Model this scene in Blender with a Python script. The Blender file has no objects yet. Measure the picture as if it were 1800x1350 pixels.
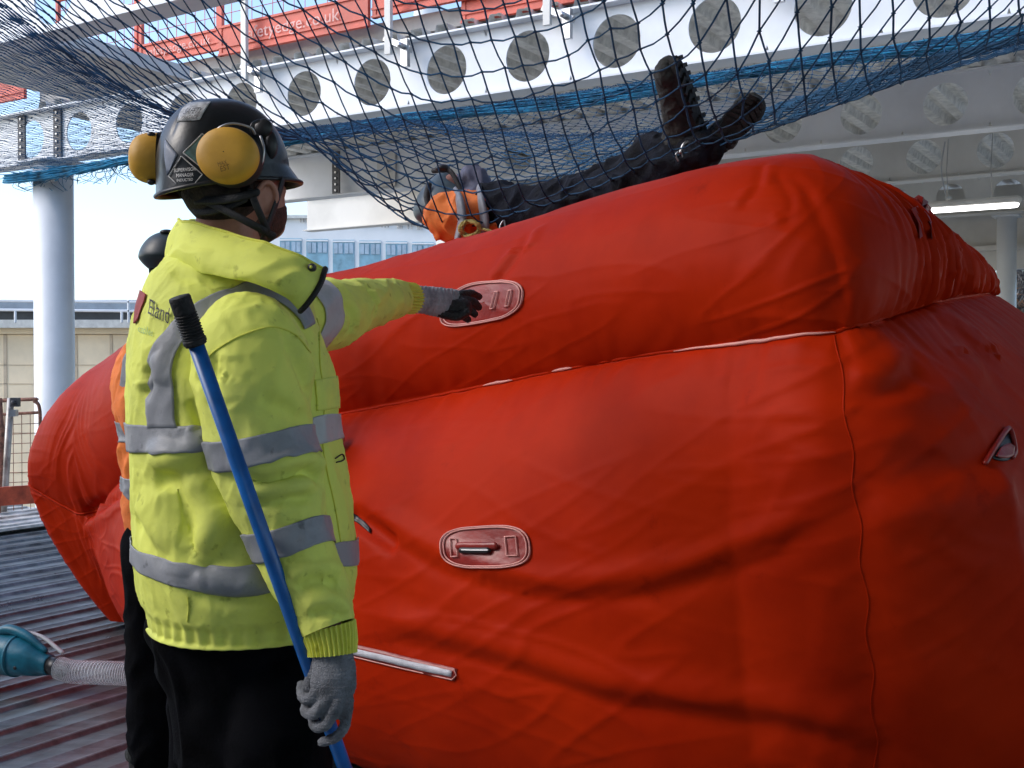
import bpy, bmesh, math, random
import numpy as np
from mathutils import Vector, Matrix

random.seed(7); rng = np.random.default_rng(7)
scene = bpy.context.scene
COL = scene.collection

# ------------------------------------------------------------------ camera
CAMZ = 1.37; FPX = 2000.0; PITCH = math.atan(35.0 / FPX)
cam_d = bpy.data.cameras.new("camera"); cam = bpy.data.objects.new("camera", cam_d); COL.objects.link(cam)
cam_d.sensor_width = 36.0; cam_d.lens = 36.0 * FPX / 1800.0
cam_d.clip_start = 0.05; cam_d.clip_end = 600.0
cam.location = (0, 0, CAMZ); cam.rotation_euler = (math.radians(90) - PITCH, 0, 0)
scene.camera = cam

# ------------------------------------------------------------------ world, sun, exposure
SUN_EL = math.radians(36); SUN_AZ = math.radians(-100)      # azimuth from +Y towards +X
world = bpy.data.worlds.new("World"); scene.world = world; world.use_nodes = True
wn = world.node_tree.nodes; wl = world.node_tree.links
bg = wn["Background"]; sky = wn.new("ShaderNodeTexSky"); sky.sky_type = 'NISHITA'; sky.sun_disc = False
sky.sun_elevation = SUN_EL; sky.sun_rotation = SUN_AZ
sky.air_density = 1.0; sky.dust_density = 1.6; sky.ozone_density = 2.5
wl.new(sky.outputs[0], bg.inputs[0]); bg.inputs[1].default_value = 0.15
sun_d = bpy.data.lights.new("sun", 'SUN'); sun_d.energy = 0.45; sun_d.angle = math.radians(25)
sun_d.color = (1.0, 0.95, 0.88)
sun = bpy.data.objects.new("sun", sun_d); COL.objects.link(sun)
_sd = Vector((math.sin(SUN_AZ) * math.cos(SUN_EL), math.cos(SUN_AZ) * math.cos(SUN_EL), math.sin(SUN_EL)))
sun.rotation_euler = (-_sd).to_track_quat('-Z', 'Y').to_euler()
scene.view_settings.view_transform = 'Standard'; scene.view_settings.look = 'None'
scene.view_settings.exposure = 1.23; scene.view_settings.gamma = 1.0
scene.render.engine = 'CYCLES'
scene.cycles.max_bounces = 7; scene.cycles.transparent_max_bounces = 12
scene.cycles.sample_clamp_indirect = 6.0

# ------------------------------------------------------------------ projection helpers
_cp, _sp = math.cos(PITCH), math.sin(PITCH)
def W(px, py, Y):
    """world point at photo position (1800 x 1350) and world distance Y"""
    a = (px - 900.0) / FPX; b = (675.0 - py) / FPX
    dy = b * _sp + _cp; dz = b * _cp - _sp; k = Y / dy
    return np.array([a * k, Y, CAMZ + dz * k])
def proj(P):
    P = np.asarray(P, float); x = P[..., 0]; y = P[..., 1]; z = P[..., 2] - CAMZ
    dep = y * _cp - z * _sp; up = y * _sp + z * _cp
    return np.stack([900 + FPX * x / dep, 675 - FPX * up / dep], -1)

# ------------------------------------------------------------------ numpy noise
_perm = np.random.default_rng(3).permutation(256); _perm = np.concatenate([_perm, _perm, _perm])
_g = np.random.default_rng(4).normal(size=(256, 3)); _g /= np.linalg.norm(_g, axis=1)[:, None]
def pn(P):
    P = np.asarray(P, float); sh = P.shape[:-1]; P = P.reshape(-1, 3)
    i = np.floor(P).astype(int); f = P - i; i &= 255
    w = f * f * f * (f * (f * 6 - 15) + 10); out = 0
    for dx in (0, 1):
        for dy in (0, 1):
            for dz in (0, 1):
                h = _perm[_perm[_perm[i[:, 0] + dx] + i[:, 1] + dy] + i[:, 2] + dz]
                d = (_g[h] * (f - np.array([dx, dy, dz]))).sum(1)
                ww = (w[:, 0] if dx else 1 - w[:, 0]) * (w[:, 1] if dy else 1 - w[:, 1]) * (w[:, 2] if dz else 1 - w[:, 2])
                out = out + d * ww
    return (out * 1.6).reshape(sh)
def ridge(P, k=1.0): return 1 - np.clip(np.abs(pn(P)) * 2.2 * k, 0, 1)
def warp(P, amp, fr):
    P = np.asarray(P, float)
    return P + amp * np.stack([pn(P * fr + 11.3), pn(P * fr + 47.1), pn(P * fr + 91.7)], -1)
def smooth(a, b, x):
    t = np.clip((np.asarray(x, float) - a) / (b - a), 0, 1); return t * t * (3 - 2 * t)

# ------------------------------------------------------------------ object helpers
def tag(o, label=None, cat=None, group=None, kind=None):
    if label: o["label"] = label
    if cat: o["category"] = cat
    if group: o["group"] = group
    if kind: o["kind"] = kind
    return o
def mesh(name, V, F, mat, parent=None, smoothed=True, loc=None):
    me = bpy.data.meshes.new(name)
    V = np.asarray(V, float)
    if loc is not None: V = V - np.asarray(loc, float)
    if isinstance(F, np.ndarray) and F.ndim == 2:
        n, k = F.shape
        me.vertices.add(len(V)); me.vertices.foreach_set("co", V.ravel())
        me.loops.add(n * k); me.loops.foreach_set("vertex_index", F.ravel().astype(np.int32))
        me.polygons.add(n); me.polygons.foreach_set("loop_start", np.arange(0, n * k, k, dtype=np.int32))
        me.update(calc_edges=True)
    else:
        me.from_pydata([tuple(v) for v in V], [], [tuple(int(i) for i in f) for f in F])
    me.validate(); me.update()
    if smoothed: me.polygons.foreach_set("use_smooth", [True] * len(me.polygons))
    me.materials.append(mat)
    o = bpy.data.objects.new(name, me); COL.objects.link(o)
    if loc is not None: o.location = tuple(loc)
    if parent is not None:
        o.parent = parent; o.matrix_parent_inverse = Matrix.Translation(-parent.location)
    return o
def empty(name, loc, label=None, cat=None, group=None):
    o = bpy.data.objects.new(name, None); COL.objects.link(o); o.location = tuple(loc)
    return tag(o, label, cat, group)
class MB:
    def __init__(s): s.V = []; s.F = []; s.n = 0
    def add(s, V, F):
        V = np.asarray(V, float).reshape(-1, 3); s.V.append(V)
        s.F.extend([tuple(int(i) + s.n for i in f) for f in F]); s.n += len(V); return s
    def build(s, name, mat, parent=None, smoothed=False, loc=None):
        return mesh(name, np.concatenate(s.V), s.F, mat, parent, smoothed, loc)
def box(c, ax, h):
    """oriented box: centre, three axes, half sizes"""
    c = np.asarray(c, float); ax = [np.asarray(a, float) / np.linalg.norm(a) for a in ax]; V = []
    for sx in (-1, 1):
        for sy in (-1, 1):
            for sz in (-1, 1): V.append(c + sx * h[0] * ax[0] + sy * h[1] * ax[1] + sz * h[2] * ax[2])
    return V, [(0, 1, 3, 2), (4, 6, 7, 5), (0, 4, 5, 1), (2, 3, 7, 6), (0, 2, 6, 4), (1, 5, 7, 3)]
XYZ = (np.array([1., 0, 0]), np.array([0, 1., 0]), np.array([0, 0, 1.]))
def frames(P):
    P = np.asarray(P, float); n = len(P)
    T = np.gradient(P, axis=0); T /= np.linalg.norm(T, axis=1)[:, None] + 1e-12
    up = np.array([0, 0, 1.]) if abs(T[0][2]) < .9 else np.array([1., 0, 0])
    N = np.zeros_like(P); N[0] = up - T[0] * (up @ T[0]); N[0] /= np.linalg.norm(N[0])
    for i in range(1, n):
        v = N[i - 1] - T[i] * (N[i - 1] @ T[i]); N[i] = v / (np.linalg.norm(v) + 1e-12)
    return T, N, np.cross(T, N)
def crv(P, n):
    """Catmull-Rom through the rows of P (any dimension), n samples"""
    P = np.asarray(P, float)
    if len(P) == 2: return P[0] + (P[1] - P[0]) * np.linspace(0, 1, n)[:, None]
    Q = np.vstack([2 * P[0] - P[1], P, 2 * P[-1] - P[-2]])
    t = np.linspace(0, len(P) - 1 - 1e-9, n); i = t.astype(int); f = (t - i)[:, None]
    a, b, c, d = Q[i], Q[i + 1], Q[i + 2], Q[i + 3]
    return .5 * (2 * b + (c - a) * f + (2 * a - 5 * b + 4 * c - d) * f ** 2 + (3 * b - a - 3 * c + d) * f ** 3)
def tube(P, r, seg=10, cap=True, dense=0, flat=None):
    """tube round a polyline; r number or list; rounded ends"""
    P = np.asarray(P, float); r = np.full(len(P), r, float) if np.isscalar(r) else np.asarray(r, float)
    if dense:
        Q = crv(np.column_stack([P, r]), dense); P, r = Q[:, :3], Q[:, 3]
    T, N, B = frames(P); rings = []
    al = [-1.45, -1.1, -.7, -.35] if cap else []
    for a in al: rings.append((P[0] + T[0] * r[0] * math.sin(a), r[0] * math.cos(a), N[0], B[0]))
    for i in range(len(P)): rings.append((P[i], r[i], N[i], B[i]))
    for a in reversed(al): rings.append((P[-1] - T[-1] * r[-1] * math.sin(a), r[-1] * math.cos(a), N[-1], B[-1]))
    th = np.linspace(0, 2 * math.pi, seg, endpoint=False); V = []; F = []
    fy = 1.0 if flat is None else flat
    for c, rr, n, b in rings: V.extend(c + rr * (np.cos(t) * n + fy * np.sin(t) * b) for t in th)
    m = len(rings)
    for i in range(m - 1):
        for j in range(seg):
            k = (j + 1) % seg; F.append((i * seg + j, i * seg + k, (i + 1) * seg + k, (i + 1) * seg + j))
    F.append(tuple(range(seg))[::-1]); F.append(tuple((m - 1) * seg + j for j in range(seg)))
    return np.array(V), F
def ellipsoid(c, ax, r, nu=24, nv=14):
    V = []; F = []; ax = [np.asarray(a, float) / np.linalg.norm(a) for a in ax]
    for i in range(nv + 1):
        ph = math.pi * (i / nv) - math.pi / 2
        for j in range(nu):
            t = 2 * math.pi * j / nu
            V.append(np.asarray(c) + r[0] * math.cos(ph) * math.cos(t) * ax[0] + r[1] * math.cos(ph) * math.sin(t) * ax[1] + r[2] * math.sin(ph) * ax[2])
    for i in range(nv):
        for j in range(nu):
            k = (j + 1) % nu; F.append((i * nu + j, i * nu + k, (i + 1) * nu + k, (i + 1) * nu + j))
    return np.array(V), F
def fuse(mb, name, mat, voxel, parent=None, it=4, disp=None):
    """union of overlapping closed pieces into one continuous surface"""
    o = mb.build(name, mat)
    m = o.modifiers.new("r", 'REMESH'); m.mode = 'VOXEL'; m.voxel_size = voxel
    s = o.modifiers.new("s", 'SMOOTH'); s.factor = .6; s.iterations = it
    dg = bpy.context.evaluated_depsgraph_get(); me = bpy.data.meshes.new_from_object(o.evaluated_get(dg))
    n = len(me.vertices); co = np.empty(n * 3); me.vertices.foreach_get("co", co); co = co.reshape(-1, 3)
    no = np.empty(n * 3); me.vertices.foreach_get("normal", no); no = no.reshape(-1, 3)
    if disp is not None:
        co = co + no * disp(co)[:, None]; me.vertices.foreach_set("co", co.ravel())
    me.polygons.foreach_set("use_smooth", [True] * len(me.polygons))
    me.name = name; me.materials.clear(); me.materials.append(mat)
    bpy.data.objects.remove(o)
    q = bpy.data.objects.new(name, me); COL.objects.link(q); me.update()
    if parent is not None:
        q.parent = parent; q.matrix_parent_inverse = Matrix.Translation(-parent.location)
    return q

# ------------------------------------------------------------------ materials
MATS = {}
def mat(name, col, rough=.6, metal=0., var=.08, vs=6., bump=0., bs=40., spec=.5, coat=0., emit=None, es=0., alpha=1., col2=None, aniso=None, det=4, sheen=0.):
    m = bpy.data.materials.new(name); m.use_nodes = True; nt = m.node_tree; N = nt.nodes; L = nt.links
    b = N["Principled BSDF"]; b.inputs["Roughness"].default_value = rough; b.inputs["Metallic"].default_value = metal
    b.inputs["Specular IOR Level"].default_value = spec; b.inputs["Coat Weight"].default_value = coat
    b.inputs["Alpha"].default_value = alpha
    if sheen: b.inputs["Sheen Weight"].default_value = sheen; b.inputs["Sheen Roughness"].default_value = .5
    tc = N.new("ShaderNodeTexCoord"); src = tc.outputs["Object"]
    if aniso:
        mp = N.new("ShaderNodeMapping"); mp.inputs["Scale"].default_value = aniso; L.new(src, mp.inputs[0]); src = mp.outputs[0]
    nz = N.new("ShaderNodeTexNoise"); nz.inputs["Scale"].default_value = vs; nz.inputs["Detail"].default_value = det; nz.inputs["Roughness"].default_value = .6
    L.new(src, nz.inputs["Vector"])
    cr = N.new("ShaderNodeValToRGB"); c2 = col2 if col2 else tuple(c * (1 - var * 2.5) for c in col)
    cr.color_ramp.elements[0].color = (*c2, 1); cr.color_ramp.elements[1].color = (*[min(1, c * (1 + var)) for c in col], 1)
    cr.color_ramp.elements[0].position = .3; cr.color_ramp.elements[1].position = .62
    L.new(nz.outputs[0], cr.inputs[0]); L.new(cr.outputs[0], b.inputs["Base Color"])
    mr = N.new("ShaderNodeMapRange"); mr.inputs[3].default_value = max(0, rough - .08); mr.inputs[4].default_value = min(1, rough + .08)
    L.new(nz.outputs[0], mr.inputs[0]); L.new(mr.outputs[0], b.inputs["Roughness"])
    if bump:
        n2 = N.new("ShaderNodeTexNoise"); n2.inputs["Scale"].default_value = bs; n2.inputs["Detail"].default_value = 5
        L.new(src, n2.inputs["Vector"])
        bp = N.new("ShaderNodeBump"); bp.inputs["Strength"].default_value = bump; bp.inputs["Distance"].default_value = .01
        L.new(n2.outputs[0], bp.inputs["Height"]); L.new(bp.outputs[0], b.inputs["Normal"])
    if emit: b.inputs["Emission Color"].default_value = (*emit, 1); b.inputs["Emission Strength"].default_value = es
    MATS[name] = m; return m
M_steel = mat("white_painted_steel", (.74, .76, .78), .42, var=.04, vs=1.5, bump=.08, bs=60)
M_steelc = mat("cream_painted_steel", (.66, .65, .61), .45, var=.05, vs=1.2, bump=.08, bs=60)
M_galv = mat("galvanised_ceiling", (.80, .79, .74), .36, metal=.3, var=.12, vs=9, bump=.15, bs=50)
M_plate = mat("dark_plate", (.05, .05, .055), .5, var=.2)
M_bolt = mat("bolt_metal", (.45, .45, .45), .35, metal=.9)
M_redboard = mat("red_board", (.62, .11, .07), .5, var=.12, vs=3, bump=.1)
M_paint_w = mat("white_lettering", (.80, .78, .76), .6, var=.05)
M_net = mat("net_twine", (.008, .085, .19), .7, var=.25, vs=4, bump=.5, bs=300)
M_netlit = mat("net_twine_lit", (.010, .21, .38), .7, var=.3, vs=7, bump=.6, bs=200)  # same twine, sky light on the gathered border put into the colour
M_skin = mat("skin", (.42, .19, .13), .55, var=.12, vs=14, bump=.15, bs=120)
M_hair = mat("hair", (.03, .02, .015), .8, var=.3, vs=60, bump=.6, bs=150)
M_black = mat("black_fabric", (.0028, .003, .0042), .92, var=.3, vs=10, bump=.3, bs=200, spec=.06)
M_navy = mat("navy_work_cloth", (.008, .010, .017), .85, var=.35, vs=12, bump=.5, bs=120, spec=.2)
M_strap = mat("black_strap", (.012, .012, .014), .6, var=.2, bump=.3, bs=300)
M_helm = mat("helmet_shell", (.010, .013, .016), .36, var=.35, vs=9, bump=.06, bs=90, coat=.1)
M_cup = mat("ear_cup_yellow", (.62, .33, .03), .55, var=.10, vs=10, col2=(.50, .26, .025), bump=.06, bs=80)
M_foam = mat("ear_cushion", (.02, .02, .022), .7)
M_glove = mat("grey_knit_glove", (.20, .21, .235), .9, var=.18, vs=30, bump=.7, bs=350, spec=.2)
M_glove_bright = mat("brightened_knit_glove", (.40, .41, .45), .9, var=.15, vs=30, bump=.7, bs=350, spec=.2)  # same knit, colour brightened to offset the shade on the far hand
M_palm = mat("black_coated_palm", (.012, .012, .013), .5, var=.3, vs=60, bump=.5, bs=250)
M_boot = mat("worn_boot_leather", (.028, .030, .028), .85, var=.35, vs=14, bump=.5, bs=70, col2=(.008, .009, .009))
M_sole = mat("boot_rubber", (.018, .018, .018), .85, var=.3, vs=30, bump=.4, bs=90)
M_bluepole = mat("blue_pole_paint", (.004, .10, .36), .32, var=.15, vs=14, bump=.03)
M_grip = mat("black_rubber_grip", (.01, .01, .011), .7, var=.3, vs=40, bump=.4, bs=150)
M_teal = mat("teal_plastic", (.005, .13, .19), .42, var=.15, vs=12, bump=.1, bs=120)
M_dark = mat("black_plastic", (.012, .012, .014), .4, var=.2, bump=.1)
def fabric(name, col, dirt, tr=.0, rough=.75, weave=900., ds=5.):
    """cloth: weave bump, crumple bump, blotchy dirt with a shape of its own"""
    m = bpy.data.materials.new(name); m.use_nodes = True; nt = m.node_tree; N = nt.nodes; L = nt.links
    b = N["Principled BSDF"]; b.inputs["Specular IOR Level"].default_value = .3
    tc = N.new("ShaderNodeTexCoord")
    n1 = N.new("ShaderNodeTexNoise"); n1.inputs["Scale"].default_value = ds; n1.inputs["Detail"].default_value = 7; n1.inputs["Roughness"].default_value = .7
    cr = N.new("ShaderNodeValToRGB"); cr.color_ramp.elements[0].position = .34; cr.color_ramp.elements[1].position = .55
    cr.color_ramp.elements[0].color = (*dirt, 1); cr.color_ramp.elements[1].color = (*col, 1)
    L.new(tc.outputs["Object"], n1.inputs["Vector"]); L.new(n1.outputs[0], cr.inputs[0])
    n4 = N.new("ShaderNodeTexNoise"); n4.inputs["Scale"].default_value = 38; n4.inputs["Detail"].default_value = 4
    L.new(tc.outputs["Object"], n4.inputs["Vector"])
    c4 = N.new("ShaderNodeValToRGB"); c4.color_ramp.elements[0].position = .24; c4.color_ramp.elements[1].position = .36
    c4.color_ramp.elements[0].color = (*[c * .35 for c in dirt], 1); c4.color_ramp.elements[1].color = (1, 1, 1, 1)
    L.new(n4.outputs[0], c4.inputs[0])
    mx = N.new("ShaderNodeMix"); mx.data_type = 'RGBA'; mx.blend_type = 'MULTIPLY'; mx.inputs[0].default_value = .55
    L.new(cr.outputs[0], mx.inputs[6]); L.new(c4.outputs[0], mx.inputs[7]); L.new(mx.outputs[2], b.inputs["Base Color"])
    b.inputs["Roughness"].default_value = rough
    n2 = N.new("ShaderNodeTexNoise"); n2.inputs["Scale"].default_value = 17; n2.inputs["Detail"].default_value = 6
    n2.inputs["Distortion"].default_value = .8
    n3 = N.new("ShaderNodeTexNoise"); n3.inputs["Scale"].default_value = weave; n3.inputs["Detail"].default_value = 1
    L.new(tc.outputs["Object"], n2.inputs["Vector"]); L.new(tc.outputs["Object"], n3.inputs["Vector"])
    b1 = N.new("ShaderNodeBump"); b1.inputs["Strength"].default_value = .28; b1.inputs["Distance"].default_value = .010
    b2 = N.new("ShaderNodeBump"); b2.inputs["Strength"].default_value = .15; b2.inputs["Distance"].default_value = .002
    L.new(n2.outputs[0], b1.inputs["Height"]); L.new(n3.outputs[0], b2.inputs["Height"]); L.new(b1.outputs[0], b2.inputs["Normal"])
    L.new(b2.outputs[0], b.inputs["Normal"]); MATS[name] = m; return m
M_hiviz = fabric("hi_vis_yellow", (.75, .80, .15), (.63, .68, .15))
M_hivizrib = fabric("hi_vis_yellow_knit", (.72, .73, .11), (.60, .62, .10))
M_orange = fabric("hi_vis_orange", (.85, .22, .045), (.66, .16, .04))
M_refl = fabric("reflective_tape", (.29, .30, .325), (.20, .21, .23), rough=.42)
M_reflb = fabric("reflective_tape_clean", (.45, .45, .46), (.36, .35, .36), rough=.4)
def redcloth():
    m = bpy.data.materials.new("red_coated_cloth"); m.use_nodes = True; nt = m.node_tree; N = nt.nodes; L = nt.links
    b = N["Principled BSDF"]; b.inputs["Specular IOR Level"].default_value = .05; b.inputs["Roughness"].default_value = .5
    b.inputs["Sheen Weight"].default_value = .0; b.inputs["Sheen Tint"].default_value = (1, .6, .6, 1)
    tc = N.new("ShaderNodeTexCoord")
    n1 = N.new("ShaderNodeTexNoise"); n1.inputs["Scale"].default_value = 2.2; n1.inputs["Detail"].default_value = 7; n1.inputs["Roughness"].default_value = .65
    cr = N.new("ShaderNodeValToRGB"); cr.color_ramp.elements[0].position = .3; cr.color_ramp.elements[1].position = .6
    cr.color_ramp.elements[0].color = (.34, .0135, .001, 1); cr.color_ramp.elements[1].color = (.45, .0215, .0015, 1)
    L.new(tc.outputs["Object"], n1.inputs["Vector"]); L.new(n1.outputs[0], cr.inputs[0])
    nd = N.new("ShaderNodeTexNoise"); nd.inputs["Scale"].default_value = 5; nd.inputs["Detail"].default_value = 9; nd.inputs["Roughness"].default_value = .72
    L.new(tc.outputs["Object"], nd.inputs["Vector"])
    cd = N.new("ShaderNodeValToRGB"); cd.color_ramp.elements[0].position = .30; cd.color_ramp.elements[1].position = .40
    cd.color_ramp.elements[0].color = (.55, .45, .4, 1); cd.color_ramp.elements[1].color = (1, 1, 1, 1)
    L.new(nd.outputs[0], cd.inputs[0])
    mx = N.new("ShaderNodeMix"); mx.data_type = 'RGBA'; mx.blend_type = 'MULTIPLY'; mx.inputs[0].default_value = .6
    L.new(cr.outputs[0], mx.inputs[6]); L.new(cd.outputs[0], mx.inputs[7]); L.new(mx.outputs[2], b.inputs["Base Color"])
    n2 = N.new("ShaderNodeTexNoise"); n2.noise_type = "RIDGED_MULTIFRACTAL"; n2.inputs["Scale"].default_value = 3.4; n2.inputs["Detail"].default_value = 5; n2.inputs["Distortion"].default_value = 1.2
    L.new(tc.outputs["Object"], n2.inputs["Vector"])
    n3 = N.new("ShaderNodeTexNoise"); n3.inputs["Scale"].default_value = 600; n3.inputs["Detail"].default_value = 1
    L.new(tc.outputs["Object"], n3.inputs["Vector"])
    b1 = N.new("ShaderNodeBump"); b1.inputs["Strength"].default_value = .32; b1.inputs["Distance"].default_value = .012
    b2 = N.new("ShaderNodeBump"); b2.inputs["Strength"].default_value = .12; b2.inputs["Distance"].default_value = .002
    L.new(n2.outputs[0], b1.inputs["Height"]); L.new(n3.outputs[0], b2.inputs["Height"]); L.new(b1.outputs[0], b2.inputs["Normal"])
    L.new(b2.outputs[0], b.inputs["Normal"]); return m
M_red = redcloth()
M_redpatch = mat("red_pvc_patch", (.27, .016, .010), .38, var=.1, vs=9, bump=.15, bs=60)
M_stitch = mat("pale_pink_welding", (.72, .32, .28), .5, var=.1)
M_webbing = mat("white_webbing", (.62, .62, .68), .6, var=.08, vs=30, bump=.3, bs=300)

# ------------------------------------------------------------------ surface grids (used for cloth, to lay bands and lettering on them)
class Surf:
    """grid P[v][u]; closed in u when wrap"""
    def __init__(s, P, wrap=True):
        s.P = P; s.nv, s.nu = P.shape[:2]; s.wrap = wrap; s.normals()
    def normals(s):
        P = s.P
        du = (np.roll(P, -1, 1) - np.roll(P, 1, 1)) if s.wrap else np.gradient(P, axis=1)
        dv = np.gradient(P, axis=0); n = np.cross(du, dv); n /= np.linalg.norm(n, axis=2)[:, :, None] + 1e-12
        c = P.mean((0, 1)); 
        if s.wrap:
            cc = P.mean(1, keepdims=True)
            if ((P - cc) * n).sum() < 0: n = -n; s.flip = True
            else: s.flip = False
        else: s.flip = False
        s.N = n
    def displace(s, d): s.P = s.P + s.N * d[:, :, None]; s.normals()
    def at(s, u, v, off=0.):
        v = np.clip(v, 0, s.nv - 1 - 1e-6); u = np.asarray(u, float); v = np.asarray(v, float)
        if s.wrap: u = u % s.nu
        else: u = np.clip(u, 0, s.nu - 1 - 1e-6)
        i = np.floor(v).astype(int); j = np.floor(u).astype(int); j = np.minimum(j, s.nu - 1); fv = (v - i)[..., None]; fu = (u - j)[..., None]
        j2 = (j + 1) % s.nu if s.wrap else np.minimum(j + 1, s.nu - 1); i2 = np.minimum(i + 1, s.nv - 1)
        def bl(A): return (A[i, j] * (1 - fu) + A[i, j2] * fu) * (1 - fv) + (A[i2, j] * (1 - fu) + A[i2, j2] * fu) * fv
        n = bl(s.N); n /= np.linalg.norm(n, axis=-1)[..., None] + 1e-12
        return bl(s.P) + n * off
    def find(s, px, py):
        """grid position of the surface point seen at a photo position"""
        if not hasattr(s, 'q') or s.q.shape[0] != s.nv: 
            s.q = proj(s.P); vd = s.P - np.array([0, 0, CAMZ]); s.face = (vd * s.N).sum(2) < 0.02
        d = ((s.q - np.array([px, py])) ** 2).sum(2) + np.where(s.face, 0, 1e7)
        v, u = np.unravel_index(np.argmin(d), d.shape); u = float(u); v = float(v)
        for _ in range(4):
            p0 = proj(s.at(u, v)); pu = proj(s.at(u + .5, v)); pv = proj(s.at(u, min(v + .5, s.nv - 1.01)))
            J = np.column_stack([(pu - p0) / .5, (pv - p0) / .5])
            if abs(np.linalg.det(J)) < 1e-3: break
            st = np.linalg.solve(J, np.array([px, py]) - p0); st = np.clip(st, -1.5, 1.5)
            if not np.isfinite(st).all(): break
            u += st[0]; v = min(max(v + st[1], 0), s.nv - 1.01)
        return u, v
    def build(s, name, m, parent=None, capends=False, thick=0.):
        nv, nu = s.nv, s.nu; I = np.arange(nv * nu).reshape(nv, nu)
        A = I[:-1, :]; Bq = I[1:, :]
        if s.wrap: F = np.stack([A, np.roll(A, -1, 1), np.roll(Bq, -1, 1), Bq], -1).reshape(-1, 4)
        else: F = np.stack([A[:, :-1], A[:, 1:], Bq[:, 1:], Bq[:, :-1]], -1).reshape(-1, 4)
        if s.flip: F = F[:, ::-1]
        if capends:
            F = [tuple(f) for f in F]; F.append(tuple(I[0][::-1])); F.append(tuple(I[-1]))
        o = mesh(name, s.P.reshape(-1, 3), F, m, parent)
        if thick:
            md = o.modifiers.new("thick", 'SOLIDIFY'); md.thickness = thick; md.offset = -1
        return o
    def patch(s, top, bot, name, m, parent, off=.0035, n=40, k=14, ext=(0, 0), thick=.0):
        """band between two edges given as photo positions, laid on the surface"""
        def uv(E):
            ne = len(E)
            E = crv(np.array(E, float), n) if len(E) > 2 else crv(E, n)
            Q = np.array([s.find(*e) for e in E])
            if s.wrap:
                for i in range(1, n):
                    while Q[i, 0] - Q[i - 1, 0] > s.nu / 2: Q[i:, 0] -= s.nu
                    while Q[i, 0] - Q[i - 1, 0] < -s.nu / 2: Q[i:, 0] += s.nu
            t = np.linspace(-1, 1, n); dg = 2 if ne <= 3 else (5 if n < 65 else 8)
            A = np.polynomial.chebyshev.chebvander(t, dg); wt = np.ones(n)
            for _ in range(3):
                c = np.linalg.lstsq(A * wt[:, None], Q * wt[:, None], rcond=None)[0]; rs_ = np.linalg.norm(Q - A @ c, axis=1); wt = 1 / (1 + (rs_ / 2.0) ** 2)
            return A @ c
        a = uv(top); b = uv(bot)
        if s.wrap and abs(a[0, 0] - b[0, 0]) > s.nu / 2: b[:, 0] += s.nu * np.sign(a[0, 0] - b[0, 0])
        for e, side in ((ext[0], 0), (ext[1], 1)):
            if e:
                st = e / 12.0 * (1 if side else -1) * np.sign(a[-1, 0] - a[0, 0])
                for _ in range(12):
                    if side: a = np.vstack([a, a[-1] + [st, 0]]); b = np.vstack([b, b[-1] + [st, 0]])
                    else: a = np.vstack([a[0] + [st, 0], a]); b = np.vstack([b[0] + [st, 0], b])
        t = np.linspace(0, 1, k)[:, None, None]; Q = a[None] * (1 - t) + b[None] * t
        P = s.at(Q[..., 0], Q[..., 1], off); g = Surf(P, wrap=False)
        vd = P - np.array([0, 0, CAMZ])
        o = g.build(name, m, parent)
        md = o.modifiers.new("thick", 'SOLIDIFY'); md.thickness = thick if thick else .0016; md.offset = 0
        return o
    def line(s, pts, r, off=.001, n=40):
        E = crv(np.array(pts, float), n); Q = np.array([s.find(*e) for e in E])
        return tube(s.at(Q[:, 0], Q[:, 1], off), r, 6)
    def loopline(s, uvs, r, off=.001):
        uvs = np.array(uvs); return tube(s.at(uvs[:, 0], uvs[:, 1], off), r, 6)
def loft(sec, nv, nu, expo=2.0):
    """sec rows: cx cy cz  ax ay az  bx by bz (half axes as vectors) -> Surf"""
    S = crv(np.array(sec, float), nv); th = np.linspace(0, 2 * math.pi, nu, endpoint=False)
    c = np.sign(np.cos(th)) * np.abs(np.cos(th)) ** (2 / expo); d = np.sign(np.sin(th)) * np.abs(np.sin(th)) ** (2 / expo)
    P = S[:, None, 0:3] + c[None, :, None] * S[:, None, 3:6] + d[None, :, None] * S[:, None, 6:9]
    return Surf(P)
def limb(pts, radii, nv, nu, flat=1.0):
    """sleeve or trouser leg round a spine"""
    Q = crv(np.column_stack([np.array(pts, float), np.array(radii, float)]), nv); P, r = Q[:, :3], Q[:, 3]
    T, N, B = frames(P); th = np.linspace(0, 2 * math.pi, nu, endpoint=False)
    return Surf(P[:, None] + r[:, None, None] * (np.cos(th)[None, :, None] * N[:, None] + flat * np.sin(th)[None, :, None] * B[:, None]))
def text_mesh(body, size):
    c = bpy.data.curves.new("t", 'FONT'); c.body = body; c.size = size; c.resolution_u = 3
    o = bpy.data.objects.new("t", c); COL.objects.link(o); bpy.context.view_layer.update()
    me = bpy.data.meshes.new_from_object(o.evaluated_get(bpy.context.evaluated_depsgraph_get()))
    bm = bmesh.new(); bm.from_mesh(me); bmesh.ops.triangulate(bm, faces=bm.faces[:]); bmesh.ops.subdivide_edges(bm, edges=[e for e in bm.edges if e.calc_length() > .12], cuts=3, use_grid_fill=True); bmesh.ops.triangulate(bm, faces=bm.faces[:])
    V = np.array([v.co[:] for v in bm.verts]); F = [tuple(v.index for v in f.verts) for f in bm.faces]; bm.free()
    bpy.data.objects.remove(o); bpy.data.curves.remove(c); return V, F
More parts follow.
